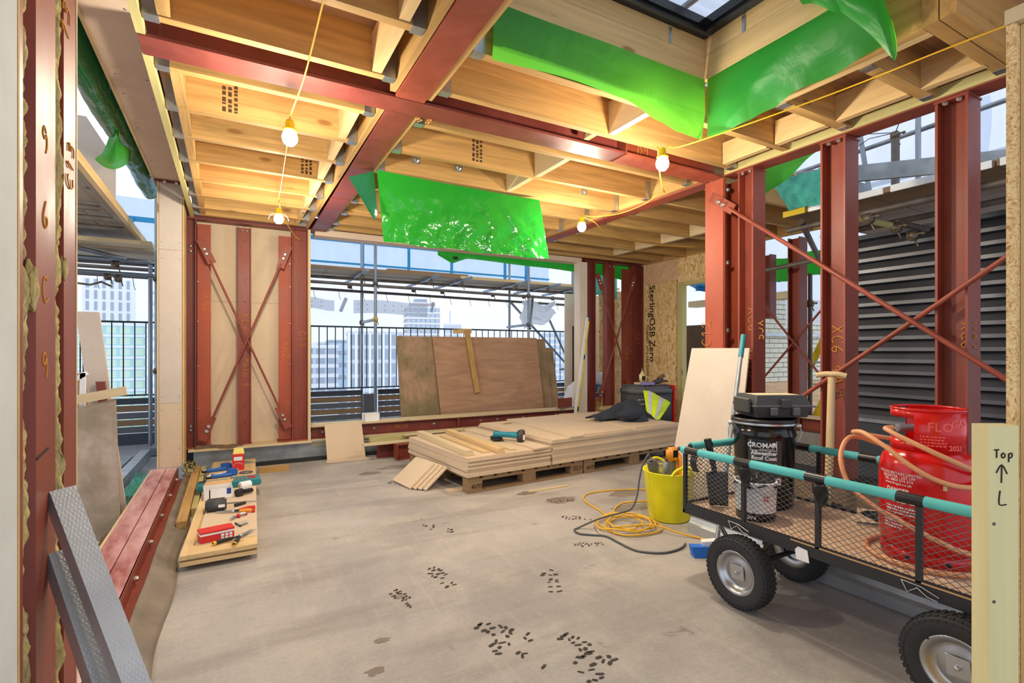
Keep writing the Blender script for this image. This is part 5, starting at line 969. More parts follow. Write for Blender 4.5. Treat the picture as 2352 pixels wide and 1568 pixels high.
for p, q, w_, h_, m_, lab in (((1.26, 5.60, .185), (2.35, 5.66, .185), .09, .018, 'pale_X', 'pale flat board resting on the red steel offcuts'), ((1.38, 5.78, .20), (2.75, 5.9, .21), .085, .05, 'greenwood_X', 'greenish timber batten lying on steel by the sill'), ((1.75, 5.72, .235), (2.5, 5.78, .235), .06, .012, 'pale_X', 'thin lath lying on the greenish batten')): tag(MB().bar(p, q, w_, h_).out('timber_batten', m_), lab, 'batten')
# ---- left: panel used as a tool bench, planks
TZ = .088
tp = thing('tool_bench', 'pale timber panel laid on the floor as a tool bench', 'panel', (-.05, 4.6, 0))
D0, D1 = Vector((-.239, 3.279, 0)), Vector((.139, 3.288, 0)); DB = Vector((-.145, 5.913, 0)); ex = (D1 - D0); ey = (DB - D0)
def tq(a, b, z=TZ): return tuple(D0 + ex * a + ey * b + Vector((0, 0, z)))
def tslab(a0, a1, b0, b1, z0, z1, nm, m_, par):
    mb = MB(); mb.add([tq(a, b, z) for a in (a0, a1) for b in (b0, b1) for z in (z0, z1)], [(0, 1, 3, 2), (4, 6, 7, 5), (0, 4, 5, 1), (2, 3, 7, 6), (0, 2, 6, 4), (1, 5, 7, 3)]); return mb.out(nm, m_, par)
tslab(0, 1, 0, .62, .03, .052, 'bottom_layer', 'pine_X', tp); tslab(.004, .996, .004, .62, .052, .064, 'core', 'brownwood_X', tp); tslab(0, 1, 0, .62, .064, .078, 'top_layer', 'pine_Y', tp)
tslab(0, .13, 0, .62, .078, .088, 'left_stile', 'pine_Y', tp); tslab(.13, 1, 0, .055, .078, .088, 'rail', 'pine_X', tp); tslab(.16, 1, .058, .62, .078, .087, 'inset_board', 'cement_board', tp); tslab(0, 1, .625, 1, .03, .087, 'far_panel', 'pine_Y', tp)
for b in (.1, .55, .9): tslab(.05, .95, b, b + .03, .0, .03, 'bearer', 'brownwood_X', tp)
tag(MB().box(-.31, -.25, 4.0, 5.85, .001, .075).out('timber_plank', 'joist_Y'), 'yellow timber plank left of the tool panel, by the kerb', 'plank'); tag(MB().box(-.246, -.208, 4.35, 5.88, .001, .06).out('timber_plank', 'greenwood_Y'), 'second timber plank between the kerb plank and tool panel', 'plank'); tag(MB().box(.245, .52, 5.56, 5.63, 0, .05).out('timber_batten', 'joist_X'), 'short batten end poking out at right of the tool panel', 'batten')
def T(x, y, z=TZ): return (x, y, z)
# red lidded box
t_ = thing('screw_box', 'red and white screw box lying nearest on the tool panel', 'box', (-.06, 3.50, TZ), R(12)); MB().box(-.10, .075, -.045, .045, 0, .04).out('base', 'red_box', t_, False); MB().box(-.101, .076, -.046, .046, .04, .052).out('white_band', 'white', t_, False); MB().box(-.102, .077, -.047, .047, .052, .062).out('lid', 'red_box', t_, False)
for i in range(3):
    for j in range(2): MB().box(.0765, .077, -.03 + i * .022, -.014 + i * .022, .004 + j * .018, .018 + j * .018).out('icon', 'white', t_, False)
for i in range(3):
    for j in range(2): MB().box(.005 + i * .022, .021 + i * .022, -.0465, -.046, .003 + j * .018, .017 + j * .018).out('icon', 'white', t_, False)
def handle_tool(name, lab, p0, piv, tips, hmat, hmats, z=TZ):
    t_ = thing(name, lab, 'hand tool', (piv[0], piv[1], z)); 
    for k, p in enumerate(p0):
        m_ = hmats[k]; a = Vector((p[0], p[1], z + .012)); b = Vector((piv[0], piv[1], z + .012)); e = (b - a); h = MB().tube([a, a + e * .3 + Vector((0, 0, .004)), a + e * .7], [.010, .012, .009], 10).out('handle', m_, t_); MB().tube([a, a + e * .1], .0125, 10).out('grip_end', hmat, h); MB().tube([a + e * .7, b], .006, 8).out('shank', 'dark_metal', t_)
    for q in tips: MB().prof([(-.009, -.004), (.009, -.004), (.009, .004), (-.009, .004)], (piv[0], piv[1], z + .012), (q[0], q[1], z + .010), V(-(q[1] - piv[1]), q[0] - piv[0], 0).normalized(), (0, 0, 1), scale1=.25).out('jaw', 'galv_dull', t_)
    MB().lathe([(0, .022), (.01, .02), (.011, .006)], (piv[0], piv[1], z), 10).out('pivot', 'silver', t_)
handle_tool('tin_snips', 'yellow and black tin snips open at near end of tool panel', [(-.085, 3.37), (.02, 3.30)], (.055, 3.44), [(.14, 3.53), (.12, 3.545)], 'yellow_grip', ['black_rough', 'black_rough'])
handle_tool('pliers', 'red and yellow handled pliers on the tool panel', [(.155, 4.03), (.15, 3.94)], (.02, 4.0), [(-.09, 4.03), (-.085, 4.05)], 'red_box', ['red_box', 'orange'])
handle_tool('pincers', 'small silver pincers beside the coloured pliers', [(.1, 3.90), (.06, 3.86)], (.03, 3.87), [(.0, 3.82), (.01, 3.81)], 'red_box', ['silver', 'red_box'])
t_ = thing('charger', 'black charger block with white label on the tool panel', 'charger', (-.08, 4.13, TZ)); MB().cham(-.15, -.02, 4.07, 4.19, TZ + .001, TZ + .07, .012).out('body', 'charcoal', t_); MB().box(-.07, -.03, 4.0685, 4.069, TZ + .028, TZ + .048).out('label', 'white', t_)
tag(MB().prof([(-.012, 0), (.012, 0), (.004, .2), (-.004, .2)], T(-.03, 4.26, TZ + .002), T(-.03, 4.26, TZ + .006), (0, 1, 0), (1, -.2, 0)).out('saw_blade', 'galv'), 'thin steel saw blade lying across the tool panel', 'blade')
t_ = thing('screwdriver', 'small screwdriver with black handle beside the saw blade', 'screwdriver', (.06, 4.15, TZ)); MB().tube([(.03, 4.14, TZ + .012), (.10, 4.18, TZ + .012)], [.011, .009], 10).out('handle', 'black', t_); MB().tube([(.10, 4.18, TZ + .01), (.17, 4.215, TZ + .006)], .003, 6).out('blade', 'silver', t_)
t_ = thing('carton', 'open white and blue cardboard carton on the tool panel', 'carton', (-.08, 4.5, TZ), R(3)); W, Dp, Hh = .19, .16, .075
for q in ((-W / 2, W / 2, -Dp / 2, -Dp / 2 + .003), (-W / 2, W / 2, Dp / 2 - .003, Dp / 2), (-W / 2, -W / 2 + .003, -Dp / 2, Dp / 2), (W / 2 - .003, W / 2, -Dp / 2, Dp / 2)): MB().box(*q, .001, Hh).out('side', 'white', t_, False)
MB().box(-W / 2 + .003, W / 2 - .003, -Dp / 2 + .003, Dp / 2 - .003, .001, .004).out('bottom', 'card', t_, False); MB().box(-.06, -.052, -Dp / 2 - .0005, -Dp / 2, .002, Hh).out('black_stripe', 'black', t_, False); MB().box(.055, .085, -Dp / 2 - .0005, -Dp / 2, .03, Hh).out('blue_patch', 'blue_text', t_, False); MB().box(W / 2, W / 2 + .0005, -.06, .02, .03, .05).out('blue_print', 'blue_text', t_, False)
MB().add([(-W / 2, Dp / 2, Hh), (W / 2, Dp / 2, Hh), (W / 2 + .02, Dp / 2 + .05, Hh + .02), (-W / 2 + .02, Dp / 2 + .05, Hh + .02)], [(0, 1, 2, 3)]).out('flap', 'card', t_, False)
t_ = thing('torch', 'stubby black torch lying right of the carton', 'torch', (.08, 4.45, TZ)); MB().tube([(.045, 4.42, TZ + .028), (.08, 4.445, TZ + .028), (.085, 4.45, TZ + .026), (.15, 4.49, TZ + .022)], [.028, .028, .018, .017], 14).out('body', 'black', t_); MB().tube([(.15, 4.49, TZ + .022), (.155, 4.493, TZ + .022)], .014, 12).out('tail_cap', 'charcoal', t_)
t_ = thing('tape_roll', 'white roll standing behind the black torch', 'roll', (.10, 4.62, TZ)); MB().tube([(.07, 4.60, TZ + .035), (.145, 4.63, TZ + .035)], .034, 18).out('roll', 'white', t_); MB().tube([(.069, 4.599, TZ + .035), (.068, 4.598, TZ + .035)], .015, 12).out('core', 'card', t_)
# socket set case, open
t_ = thing('socket_set', 'open teal socket set case lying across the tool panel', 'tool case', (.0, 4.83, TZ), R(3)); MB().cham(-.235, .0, -.11, .11, .0, .035, .008).out('tray', 'teal_plastic', t_, False); MB().cham(.004, .225, -.11, .11, .0, .045, .008).out('lid', 'teal_plastic', t_, False)
for k in range(8): MB().tube([(.03 + (k % 4) * .03, -.06 + (k // 4) * .06, .046), (.03 + (k % 4) * .03, -.025 + (k // 4) * .06, .05)], .009, 10).out('socket', 'silver', t_, False)
for k in range(5): MB().box(-.20 + k * .04, -.18 + k * .04, -.08, -.07 + .02 * (k % 3), .036, .040).out('bit', 'silver', t_, False)
MB().box(.14, .19, -.02, .05, .0455, .048).out('label', 'red_text', t_, False); MB().cham(-.22, -.17, .04, .10, .035, .037, .001).out('latch', 'dark_metal', t_, False)
# blue clamps
for k, (x, y, rz, lab) in enumerate(((-.095, 5.48, .25, 'blue sliding clamp tool at far end of the tool panel'), (-.05, 5.20, .15, 'blue flat clamp tool behind the socket set'))):
    t_ = thing('clamp_tool', lab, 'clamp', (x, y, TZ), rz); MB().cham(-.10, .06, -.05, .02, .001, .03, .006).out('body', 'blue_tool', t_, False); MB().cham(.03, .11, -.03, .06, .001, .055, .008).out('head', 'blue_tool', t_, False); MB().tube([(-.13, -.02, .02), (.12, .03, .04)], .008, 8).out('bar', 'silver', t_, False); MB().cham(-.14, -.09, -.04, .0, .001, .022, .005).out('grip', 'black', t_, False)
t_ = thing('screw_box', 'upright red box with open cream flap at far end of tool panel', 'box', (.07, 5.44, TZ), R(-4)); MB().box(-.048, .048, -.04, .04, 0, .14).out('body', 'red_box', t_, False); MB().add([(-.048, .04, .14), (.048, .04, .14), (.038, .07, .19), (-.04, .07, .19)], [(0, 1, 2, 3)]).out('flap', 'bag_yellow', t_, False); MB().box(-.035, .035, -.0405, -.04, .09, .125).out('label', 'white', t_, False); text('SCREWS', .016, (0, -.0412, .035), (1, 0, 0), (0, 0, 1), 'white', t_, 'lettering', 0, 'CENTER', False) if 0 else MB().tube([(-.035, -.041, .045), (-.035, -.041, .058), (0, -.041, .07), (.035, -.041, .058), (.035, -.041, .045)], .0015, 5).out('logo_outline', 'white', t_, False)
t_ = thing('grinding_disc', 'flat grey grinding disc lying on the tool panel', 'disc', (.13, 5.26, TZ)); MB().lathe([(.011, .002), (.011, .006), (.057, .006), (.058, .002), (.011, .002)], (.13, 5.26, TZ), 28).out('disc', 'grey_plastic', t_); MB().lathe([(.011, .007), (.024, .007), (.024, .006)], (.13, 5.26, TZ), 18).out('hub', 'silver', t_)
tag(MB().prof([(0, 0), (.1, 0), (0, .12)], T(.13, 5.68), T(.13, 5.68, TZ + .006), (1, 0, 0), (0, 1, 0)).out('speed_square', 'galv_dull'), 'triangular metal square at far right corner of the tool panel', 'square')
tag(MB().tube([(.05, 3.67, TZ + .012), (.10, 3.70, TZ + .012)], [.012, .010], 10).out('socket_piece', 'silver'), 'small steel socket lying behind the red screw box', 'socket'); tag(MB().tube([(.03, 3.73, TZ + .006), (.06, 3.65, TZ + .006)], .005, 8).out('drill_bit', 'dark_metal'), 'short dark drill bit beside the steel socket', 'drill bit')
# ---- steel studs leaning in the left foreground
def stud(lab, p, q, w_, d_, face):
    p, q = V(p), V(q); ax = (q - p).normalized(); f = V(face); f = (f - ax * f.dot(ax)).normalized(); s_ = ax.cross(f).normalized(); t_ = thing('steel_stud', lab, 'steel stud', p); h = w_ / 2; e = .0016
    MB().prof([(-h, 0), (h, 0), (h, -d_), (h - e, -d_), (h - e, -e), (-h + e, -e), (-h + e, -d_), (-h, -d_)], p, q, s_, f).out('channel', 'stud_steel', t_)
stud('wide dimpled steel stud leaning at the left foreground, the front one', (.012, 1.16, .01), (-.325, 1.475, .895), .05, .03, (.62, -.72, .35))
stud('second steel stud leaning behind the front stud at left', (-.06, 1.20, .01), (-.328, 1.47, .76), .045, .03, (.55, -.62, .55))
# ================================================================== CART AND RIGHT SIDE
def text_cyl(s, size, c, r, z, ang, mat, parent, name='lettering', align='CENTER', bold=0, sp=.9):
    cu = bpy.data.curves.new('t', 'FONT'); cu.body = s; cu.size = size; cu.align_x = align; cu.extrude = .0003; cu.offset = bold; cu.resolution_u = 2; cu.space_line = sp
    t = bpy.data.objects.new('t', cu); COL.objects.link(t); dg = bpy.context.evaluated_depsgraph_get(); me = bpy.data.meshes.new_from_object(t.evaluated_get(dg)); bpy.data.objects.remove(t); bpy.data.curves.remove(cu)
    I = wm(parent).inverted()
    for v in me.vertices:
        a = ang + v.co.x / r; q = r + v.co.z + .0006; v.co = I @ Vector((c[0] + q * math.cos(a), c[1] + q * math.sin(a), z + v.co.y))
    me.materials.clear(); me.materials.append(M[mat]); o = bpy.data.objects.new(name, me); COL.objects.link(o); o.parent = parent; return o
def cyl_dashes(rows, w_, h_, gap, c, r, z, ang, mat, par, name='worn_print', seed=1):
    mb = MB(); rn_ = random.Random(seed)
    for i in range(rows):
        x = -w_ / 2
        while x < w_ / 2:
            l_ = h_ * rn_.uniform(.6, 1.8); zz = z - i * gap; mb.add([(c[0] + (r + .0007) * math.cos(ang + q / r), c[1] + (r + .0007) * math.sin(ang + q / r), s_) for q, s_ in ((x, zz), (x + l_, zz), (x + l_, zz + h_), (x, zz + h_))], [(0, 1, 2, 3)]); x += l_ + h_ * rn_.uniform(.25, .6)
    return mb.out(name, mat, par)
CX0, CX1, CY0, CY1, CZ = 2.13, 2.76, .58, 1.95, .385
ct = thing('garden_cart', 'black mesh sided trolley with teal foam rails and pneumatic tyres', 'trolley', (2.44, 1.26, 0))
MB().box(CX0 + .02, CX1 - .02, CY0 + .02, CY1 - .02, CZ - .012, CZ).out('deck', 'cart_ply', ct)
for x0, x1, y0, y1 in ((CX0, CX0 + .012, CY0, CY1), (CX1 - .012, CX1, CY0, CY1), (CX0, CX1, CY1 - .012, CY1), (CX0, CX1, CY0, CY0 + .012)): MB().box(x0, x1, y0, y1, CZ - .05, CZ + .008).out('side_band', 'cart_black', ct)
MB().box(CX0 - .001, CX0 + .003, CY0, 1.35, CZ - .004, CZ + .002).out('deck_edge', 'card', ct)
PY = (1.94, 1.585, 1.235, .88, .59)
for y in PY:
    for x in (CX0 + .008, CX1 - .008): MB().box(x - .009, x + .009, y - .009, y + .009, CZ - .03, .67).out('post', 'cart_black', ct)
def rail(p, q, cuts):
    p, q = V(p), V(q); MB().tube([p, q], .011, 10).out('rail', 'cart_black', ct); e = q - p
    for a, b in zip([0] + cuts, cuts + [1]):
        MB().tube([p + e * (a + .02), p + e * (b - .02)], .0195, 14).out('foam_sleeve', 'teal_foam', ct)
    for a in cuts: MB().tube([p + e * (a - .03), p + e * (a + .03)], .0203, 14).out('tape', 'black', ct)
RZ = .672
rail((CX0, CY0, RZ), (CX0, CY1 + .03, RZ), [.23, .47, .715, .93]); rail((CX1, CY0, RZ), (CX1, CY1, RZ), [.3, .56, .8]); rail((CX0 + .05, CY1, RZ + .012), (CX1, CY1, RZ + .005), [.25])
for y in (1.585, 1.235): MB().grid(lambda u, v: (CX0 - .012 - .012 * math.sin(v * 5 + u * 3), y + .01 - .05 * u - .02 * v, RZ - .02 - .10 * v * (1 - .3 * u)), 8, 10, .002).out('loose_tape', 'black', ct)
MB().grid(lambda u, v: (CX0 - .012 - .01 * math.sin(v * 4), 1.88 - .04 * u, RZ - .02 - .08 * v), 6, 8, .002).out('loose_tape', 'black', ct)
# expanded mesh panels
def mesh_panel(org, ed, L, z0, z1):
    mb = MB(); ed = V(ed); org = V(org); H_ = z1 - z0; k = .62; pitch = .036; wd = H_ / k
    n_ = int((L + wd) / pitch)
    for i in range(n_):
        for sgn in (1, -1):
            s0 = -wd + i * pitch; a, b = s0, s0 + wd; za, zb = (z0, z1) if sgn > 0 else (z1, z0)
            if b <= 0 or a >= L: continue
            ta = max(0, -a / wd); tb = min(1, (L - a) / wd)
            p = org + ed * (a + wd * ta); p.z = za + (zb - za) * ta; q = org + ed * (a + wd * tb); q.z = za + (zb - za) * tb
            mb.tube([p, q], .0014, 4, cap=False)
    tag(mb.out('mesh_panel', 'mesh_wire', ct), kind='stuff')
mesh_panel((CX0 + .006, CY0, 0), (0, 1, 0), CY1 - CY0, CZ + .005, RZ - .01); mesh_panel((CX1 - .006, CY0, 0), (0, 1, 0), CY1 - CY0, CZ + .005, RZ - .01); mesh_panel((CX0, CY1 - .008, 0), (1, 0, 0), CX1 - CX0, CZ + .005, RZ)
def hairpin(y): MB().tube([(CX0 - .006, y, CZ - .01), (CX0 - .010, y - .02, CZ - .045), (CX0 - .008, y - .05, CZ - .02), (CX0 - .010, y - .08, CZ - .04), (CX0 - .008, y - .11, CZ - .045)], .0025, 6).out('hitch_pin', 'silver', ct); MB().tube([(CX0 - .006, y, CZ - .01), (CX0 - .008, y - .06, CZ - .012), (CX0 - .01, y - .115, CZ - .03)], .0025, 6).out('hitch_pin', 'silver', ct)
hairpin(1.66); hairpin(.93); MB().prof([(0, 0), (.055, 0), (.055, .05), (.015, .055), (0, .04)], (CX0 - .006, 1.32, CZ - .075), (CX0 - .003, 1.32, CZ - .075), (0, -1, 0), (0, .15, 1)).out('paper_tag', 'paper', ct)
# wheels
def wheel(x, y, Rr=.165):
    sx = -1 if x < 2.4 else 1; mb = MB(); c = (x, y, Rr)
    prof = [(.098, -.034), (.112, -.042), (.135, -.046), (.152, -.042), (.161, -.028), (.163, 0), (.161, .028), (.152, .042), (.135, .046), (.112, .042), (.098, .034)]
    mb.lathe([(r_ * Rr / .165, h) for r_, h in prof], c, 48, (1, 0, 0)); ty = mb.out('tyre', 'rubber', ct)
    tr = MB(); n_ = 46
    for k in range(n_):
        a = 2 * math.pi * k / n_
        for h0, h1, r0, off in ((-.036, -.012, .158, 0), (-.013, .013, .1615, .5), (.012, .036, .158, 0), (-.046, -.036, .147, .2), (.036, .046, .147, .2)):
            b = a + off * 2 * math.pi / n_; w_ = .0085; ct_, st_ = math.cos(b), math.sin(b); r0 *= Rr / .165
            ring = []
            for rr in (r0 - .004, r0 + .0045):
                for h, s_ in ((h0, -w_), (h1, -w_ + .003), (h1, w_), (h0, w_ - .003)): ring.append((x + h, y + rr * ct_ - s_ * st_ * .9, Rr + rr * st_ + s_ * ct_ * .9))
            tr.add(ring, [(0, 1, 5, 4), (1, 2, 6, 5), (2, 3, 7, 6), (3, 0, 4, 7), (4, 5, 6, 7)])
    tag(tr.out('tread_blocks', 'rubber', ty), kind='stuff')
    rm = MB(); s_ = sx; rm.lathe([(0, .008 * s_), (.028, .008 * s_), (.05, .012 * s_), (.062, .004 * s_), (.075, .006 * s_), (.082, .024 * s_), (.094, .034 * s_), (.102, .036 * s_), (.102, -.036 * s_), (.06, -.01 * s_)], c, 40, (1, 0, 0)); rim = rm.out('rim', 'rim', ty)
    hb = MB(); hb.add([(x + s_ * .013, y - .03, Rr + .034), (x + s_ * .013, y + .036, Rr + .03), (x + s_ * .013, y + .03, Rr - .034), (x + s_ * .013, y - .036, Rr - .03)] + [(x + s_ * .018, y - .03, Rr + .034), (x + s_ * .018, y + .036, Rr + .03), (x + s_ * .018, y + .03, Rr - .034), (x + s_ * .018, y - .036, Rr - .03)], [(0, 1, 2, 3), (7, 6, 5, 4), (0, 4, 5, 1), (1, 5, 6, 2), (2, 6, 7, 3), (3, 7, 4, 0)]); hb.out('hub_plate', 'silver', ty)
    MB().lathe([(0, .034), (.006, .034), (.009, .03), (.009, .016)], c, 12, (s_, 0, 0)).out('axle_nut', 'silver', ty)
    MB().tube([(x + sx * .02, y + .07, Rr + .06), (x + sx * .04, y + .078, Rr + .066)], .004, 6).out('valve', 'black', ty)
for x, y in ((2.095, 1.575), (2.60, 1.625), (2.10, .75), (2.60, .75)): wheel(x, y)
for y in (1.6, .75): MB().tube([(2.1, y, .165), (2.64, y, .165)], .012, 10).out('axle', 'cart_black', ct); MB().bar((2.2, y, .17), (2.3, y - .12, CZ - .03), .04, .01).out('strut', 'cart_black', ct); MB().bar((2.52, y, .17), (2.5, y - .12, CZ - .03), .04, .01).out('strut', 'cart_black', ct); MB().box(2.2, 2.56, y - .03, y + .03, CZ - .06, CZ - .03).out('cross_member', 'cart_black', ct)
MB().tube([(2.17, 1.74, .31), (2.2, 1.72, .25)], .012, 8).out('turntable_pin', 'silver', ct)
# steel channels on the floor beneath
t_ = thing('channel_bundle', 'long galvanised steel channels lying on the floor under the trolley', 'steel channel', (2.75, 1.6, 0)); MB().prof([(0, 0), (.15, 0), (.15, .06), (.135, .06), (.135, .085), (.12, .095), (.03, .095), (.02, .07), (.012, .06), (0, .055)], (2.70, .70, .001), (2.665, 2.40, .001), (1, 0, 0), (0, 0, 1)).out('channel', 'stud_steel', t_); MB().prof([(.03, .096), (.11, .096), (.11, .12), (.03, .12)], (2.70, .72, .001), (2.665, 2.39, .001), (1, 0, 0), (0, 0, 1)).out('channel', 'galv', t_)
# ---- roof coat pail
pc = (2.505, 1.735); pt = thing('paint_pail', 'large black roof coating pail standing in the trolley', 'pail', (*pc, CZ)); z0 = CZ + .001; CAM = math.atan2(-pc[1], -pc[0])
MB().lathe([(0, z0), (.138, z0), (.142, z0 + .01), (.150, z0 + .36), (.155, z0 + .37), (.157, z0 + .38), (.152, z0 + .39), (.153, z0 + .43), (0, z0 + .43)], (*pc, 0), 48).out('body', 'dark_gloss', pt)
MB().lathe([(.153, z0 + .425), (.161, z0 + .43), (.162, z0 + .455), (.157, z0 + .462), (.148, z0 + .458), (.146, z0 + .45), (0, z0 + .45)], (*pc, 0), 48).out('lid', 'black', pt); MB().lathe([(.1625, z0 + .432), (.1635, z0 + .437), (.1625, z0 + .442)], (*pc, 0), 48).out('lid_band', 'silver', pt)
for s_ in (-1, 1):
    a = CAM + s_ * 1.45; p = Vector((pc[0] + .165 * math.cos(a), pc[1] + .165 * math.sin(a), z0 + .425)); MB().lathe([(0, .012), (.012, .01), (.012, -.012)], p, 10, (math.cos(a), math.sin(a), 0)).out('handle_lug', 'silver', pt); MB().tube([p, p + Vector((math.cos(a) * .012, math.sin(a) * .012, -.03)), p + Vector((math.cos(a) * .004 - .01, math.sin(a) * .004, -.075))], .0025, 6).out('bail_wire', 'silver', pt)
def cyl_patch(c, r, a0, a1, z_0, z_1, mat, nm, par): return MB().grid(lambda u, v: (c[0] + r * math.cos(a0 + (a1 - a0) * u), c[1] + r * math.sin(a0 + (a1 - a0) * u), z_0 + (z_1 - z_0) * v), 20, 1).out(nm, mat, par)
lab_r = .153; cyl_patch(pc, lab_r, CAM - .5, CAM + .55, z0 + .13, z0 + .36, 'charcoal', 'label', pt); cyl_patch(pc, lab_r + .0004, CAM - .42, CAM + .40, z0 + .305, z0 + .356, 'white', 'logo_frame', pt); cyl_patch(pc, lab_r + .0007, CAM - .40, CAM + .38, z0 + .308, z0 + .358, 'black', 'logo_panel', pt); cyl_patch(pc, lab_r + .0004, CAM + .1, CAM + .53, z0 + .135, z0 + .17, 'paper', 'weight_panel', pt)
text_cyl('CROMAR', .034, pc, lab_r + .001, z0 + .322, CAM - .06, 'white', pt, bold=.0008); text_cyl('Building Products', .010, pc, lab_r + .001, z0 + .311, CAM + .1, 'white', pt); text_cyl('Allweather\nRoof Coat', .028, pc, lab_r + .001, z0 + .284, CAM, 'white', pt, bold=.001); cyl_dashes(2, .11, .005, .009, pc, lab_r, z0 + .235, CAM, 'white', pt); text_cyl('25', .022, pc, lab_r + .001, z0 + .145, CAM + .42, 'ink', pt, bold=.0008)
a = CAM + .31; MB().lathe([(0, .001), (.011, .001), (.011, 0)], (pc[0] + (lab_r + .001) * math.cos(a), pc[1] + (lab_r + .001) * math.sin(a), z0 + .338), 16, (math.cos(a), math.sin(a), 0)).out('logo_disc', 'white', pt)
# tool case on the pail
tc_ = thing('tool_case', 'dusty black plastic tool case resting on the pail', 'tool case', (2.585, 1.745, z0 + .464), R(-25))
def taper(x0, x1, y0, y1, za, zb, ins, mat, nm, par):
    mb = MB(); mb.add([(x0, y0, za), (x1, y0, za), (x1, y1, za), (x0, y1, za), (x0 + ins, y0 + ins, zb), (x1 - ins, y0 + ins, zb), (x1 - ins, y1 - ins, zb), (x0 + ins, y1 - ins, zb)], [(0, 3, 2, 1), (4, 5, 6, 7), (0, 1, 5, 4), (1, 2, 6, 5), (2, 3, 7, 6), (3, 0, 4, 7)]); return mb.out(nm, mat, par, False)
taper(-.155, .145, -.12, .12, .058, .001, .014, 'charcoal', 'base', tc_); taper(-.155, .145, -.12, .12, .064, .115, .018, 'charcoal', 'lid', tc_); MB().cham(-.158, .148, -.123, .123, .056, .066, .003).out('seam', 'grey_plastic', tc_, False)
MB().cham(-.02, .03, -.138, -.118, .05, .10, .006).out('latch', 'charcoal', tc_, False)
for x in (-.06, .06): MB().cham(x - .02, x + .02, -.133, -.116, .012, .055, .005).out('foot', 'grey_plastic', tc_, False)
MB().cham(-.175, -.156, -.08, .08, .02, .10, .006).out('hinge_end', 'charcoal', tc_, False); MB().cham(-.12, .12, -.06, .06, .1155, .1165, .0005).out('dusty_panel', 'dust', tc_, False)
# five litre tub
wc = (2.262, 1.612); wt = thing('paint_tub', 'white five litre tub with black base band in the trolley', 'tub', (*wc, CZ)); CW = math.atan2(-wc[1], -wc[0]); zt = CZ + .001
MB().lathe([(0, zt), (.088, zt), (.09, zt + .04)], (*wc, 0), 36).out('base_band', 'black', wt); MB().lathe([(.09, zt + .04), (.095, zt + .17), (.098, zt + .172), (.098, zt + .182), (.09, zt + .184), (.088, zt + .06), (0, zt + .06)], (*wc, 0), 36).out('wall', 'white', wt)
text_cyl('5 Litre', .026, wc, .0905, zt + .012, CW - .35, 'white', wt, bold=.0008); cyl_dashes(2, .022, .008, .014, wc, .0942, zt + .115, CW + .5, 'red_text', wt)
MB().grid(lambda u, v: (wc[0] + (.10 * v + .006 * math.sin(u * 50)) * math.cos(u * 6.283), wc[1] + (.10 * v + .006 * math.sin(u * 50)) * math.sin(u * 6.283), zt + .20 + .02 * noise.noise((u * 8, v * 4, 0)) - .035 * v ** 4), 40, 10).out('bin_liner', 'black', wt); MB().tube(bez([(wc[0] + .098 * math.cos(CW + 1.2), wc[1] + .098 * math.sin(CW + 1.2), zt + .165), (wc[0] + .104 * math.cos(CW + .6), wc[1] + .104 * math.sin(CW + .6), zt + .125), (wc[0] + .1 * math.cos(CW - .2), wc[1] + .1 * math.sin(CW - .2), zt + .16)], 6), .0025, 6).out('wire_handle', 'silver', wt)
# small spade
sp = thing('hand_spade', 'short black handled spade standing in the front of trolley', 'spade', (2.2, 1.80, CZ)); MB().tube([(2.19, 1.84, .74), (2.205, 1.82, .62), (2.215, 1.81, .56)], [.02, .015, .013], 10).out('handle', 'black', sp)
MB().grid(lambda u, v: (2.165 + .11 * u * (1 - .25 * v) + .03 * v, 1.83 - .05 * u + .02 * math.sin(u * 3.14), .57 - .18 * v), 8, 8, .004).out('blade', 'charcoal', sp)
# clear bottle and board scrap on the deck
t_ = thing('glass_jar', 'small clear jar lying on the trolley deck', 'jar', (2.62, 1.28, CZ)); MB().tube([(2.60, 1.32, CZ + .037), (2.64, 1.24, CZ + .037)], .036, 18).out('jar', 'clear_plastic', t_); MB().tube([(2.64, 1.24, CZ + .037), (2.646, 1.228, CZ + .037)], .03, 16).out('lid', 'galv', t_)
# ---- gas cylinder
gc = (2.42, .968); ga = thing('gas_cylinder', 'bright red gas cylinder wrapped in orange hose in the trolley', 'gas cylinder', (*gc, CZ)); GZ = CZ + .001; AG = math.atan2(-gc[1], -gc[0])
MB().lathe([(.128, GZ), (.152, GZ), (.154, GZ + .035), (.146, GZ + .05), (.128, GZ + .05)], (*gc, 0), 48).out('foot_ring', 'red_paint', ga)
for k in range(8): a = AG - 1.2 + k * .8; MB().lathe([(0, .001), (.009, .001), (.009, 0)], (gc[0] + .1535 * math.cos(a), gc[1] + .1535 * math.sin(a), GZ + .025), 12, (math.cos(a), math.sin(a), 0)).out('drain_hole', 'black', ga)
MB().lathe([(0, GZ + .03), (.13, GZ + .035), (.152, GZ + .06), (.159, GZ + .09), (.159, GZ + .34), (.156, GZ + .37), (.145, GZ + .40), (.122, GZ + .425), (.08, GZ + .44), (0, GZ + .445)], (*gc, 0), 64).out('body', 'red_paint', ga)
def shroud(a0, a1, h0, h1): return MB().lathe([(.114, GZ + h0), (.120, GZ + h0), (.120, GZ + h1), (.114, GZ + h1), (.114, GZ + h0)], (*gc, 0), max(4, int((a1 - a0) * 14)), a0=a0, a1=a1)
A0 = AG - 1.45; A1 = AG - .35
mb = MB()
for q in (shroud(A1, A1 + 2.05, .425, .585), shroud(A0 + 3.14 - .0, A0 + 3.14 + 2.09, .425, .585), shroud(A0, A1, .425, .47), shroud(A0, A1, .555, .585), shroud(A1 + 2.05, A0 + 3.14, .425, .47), shroud(A1 + 2.05, A0 + 3.14, .555, .585)): mb.add(q.v, q.f, True)
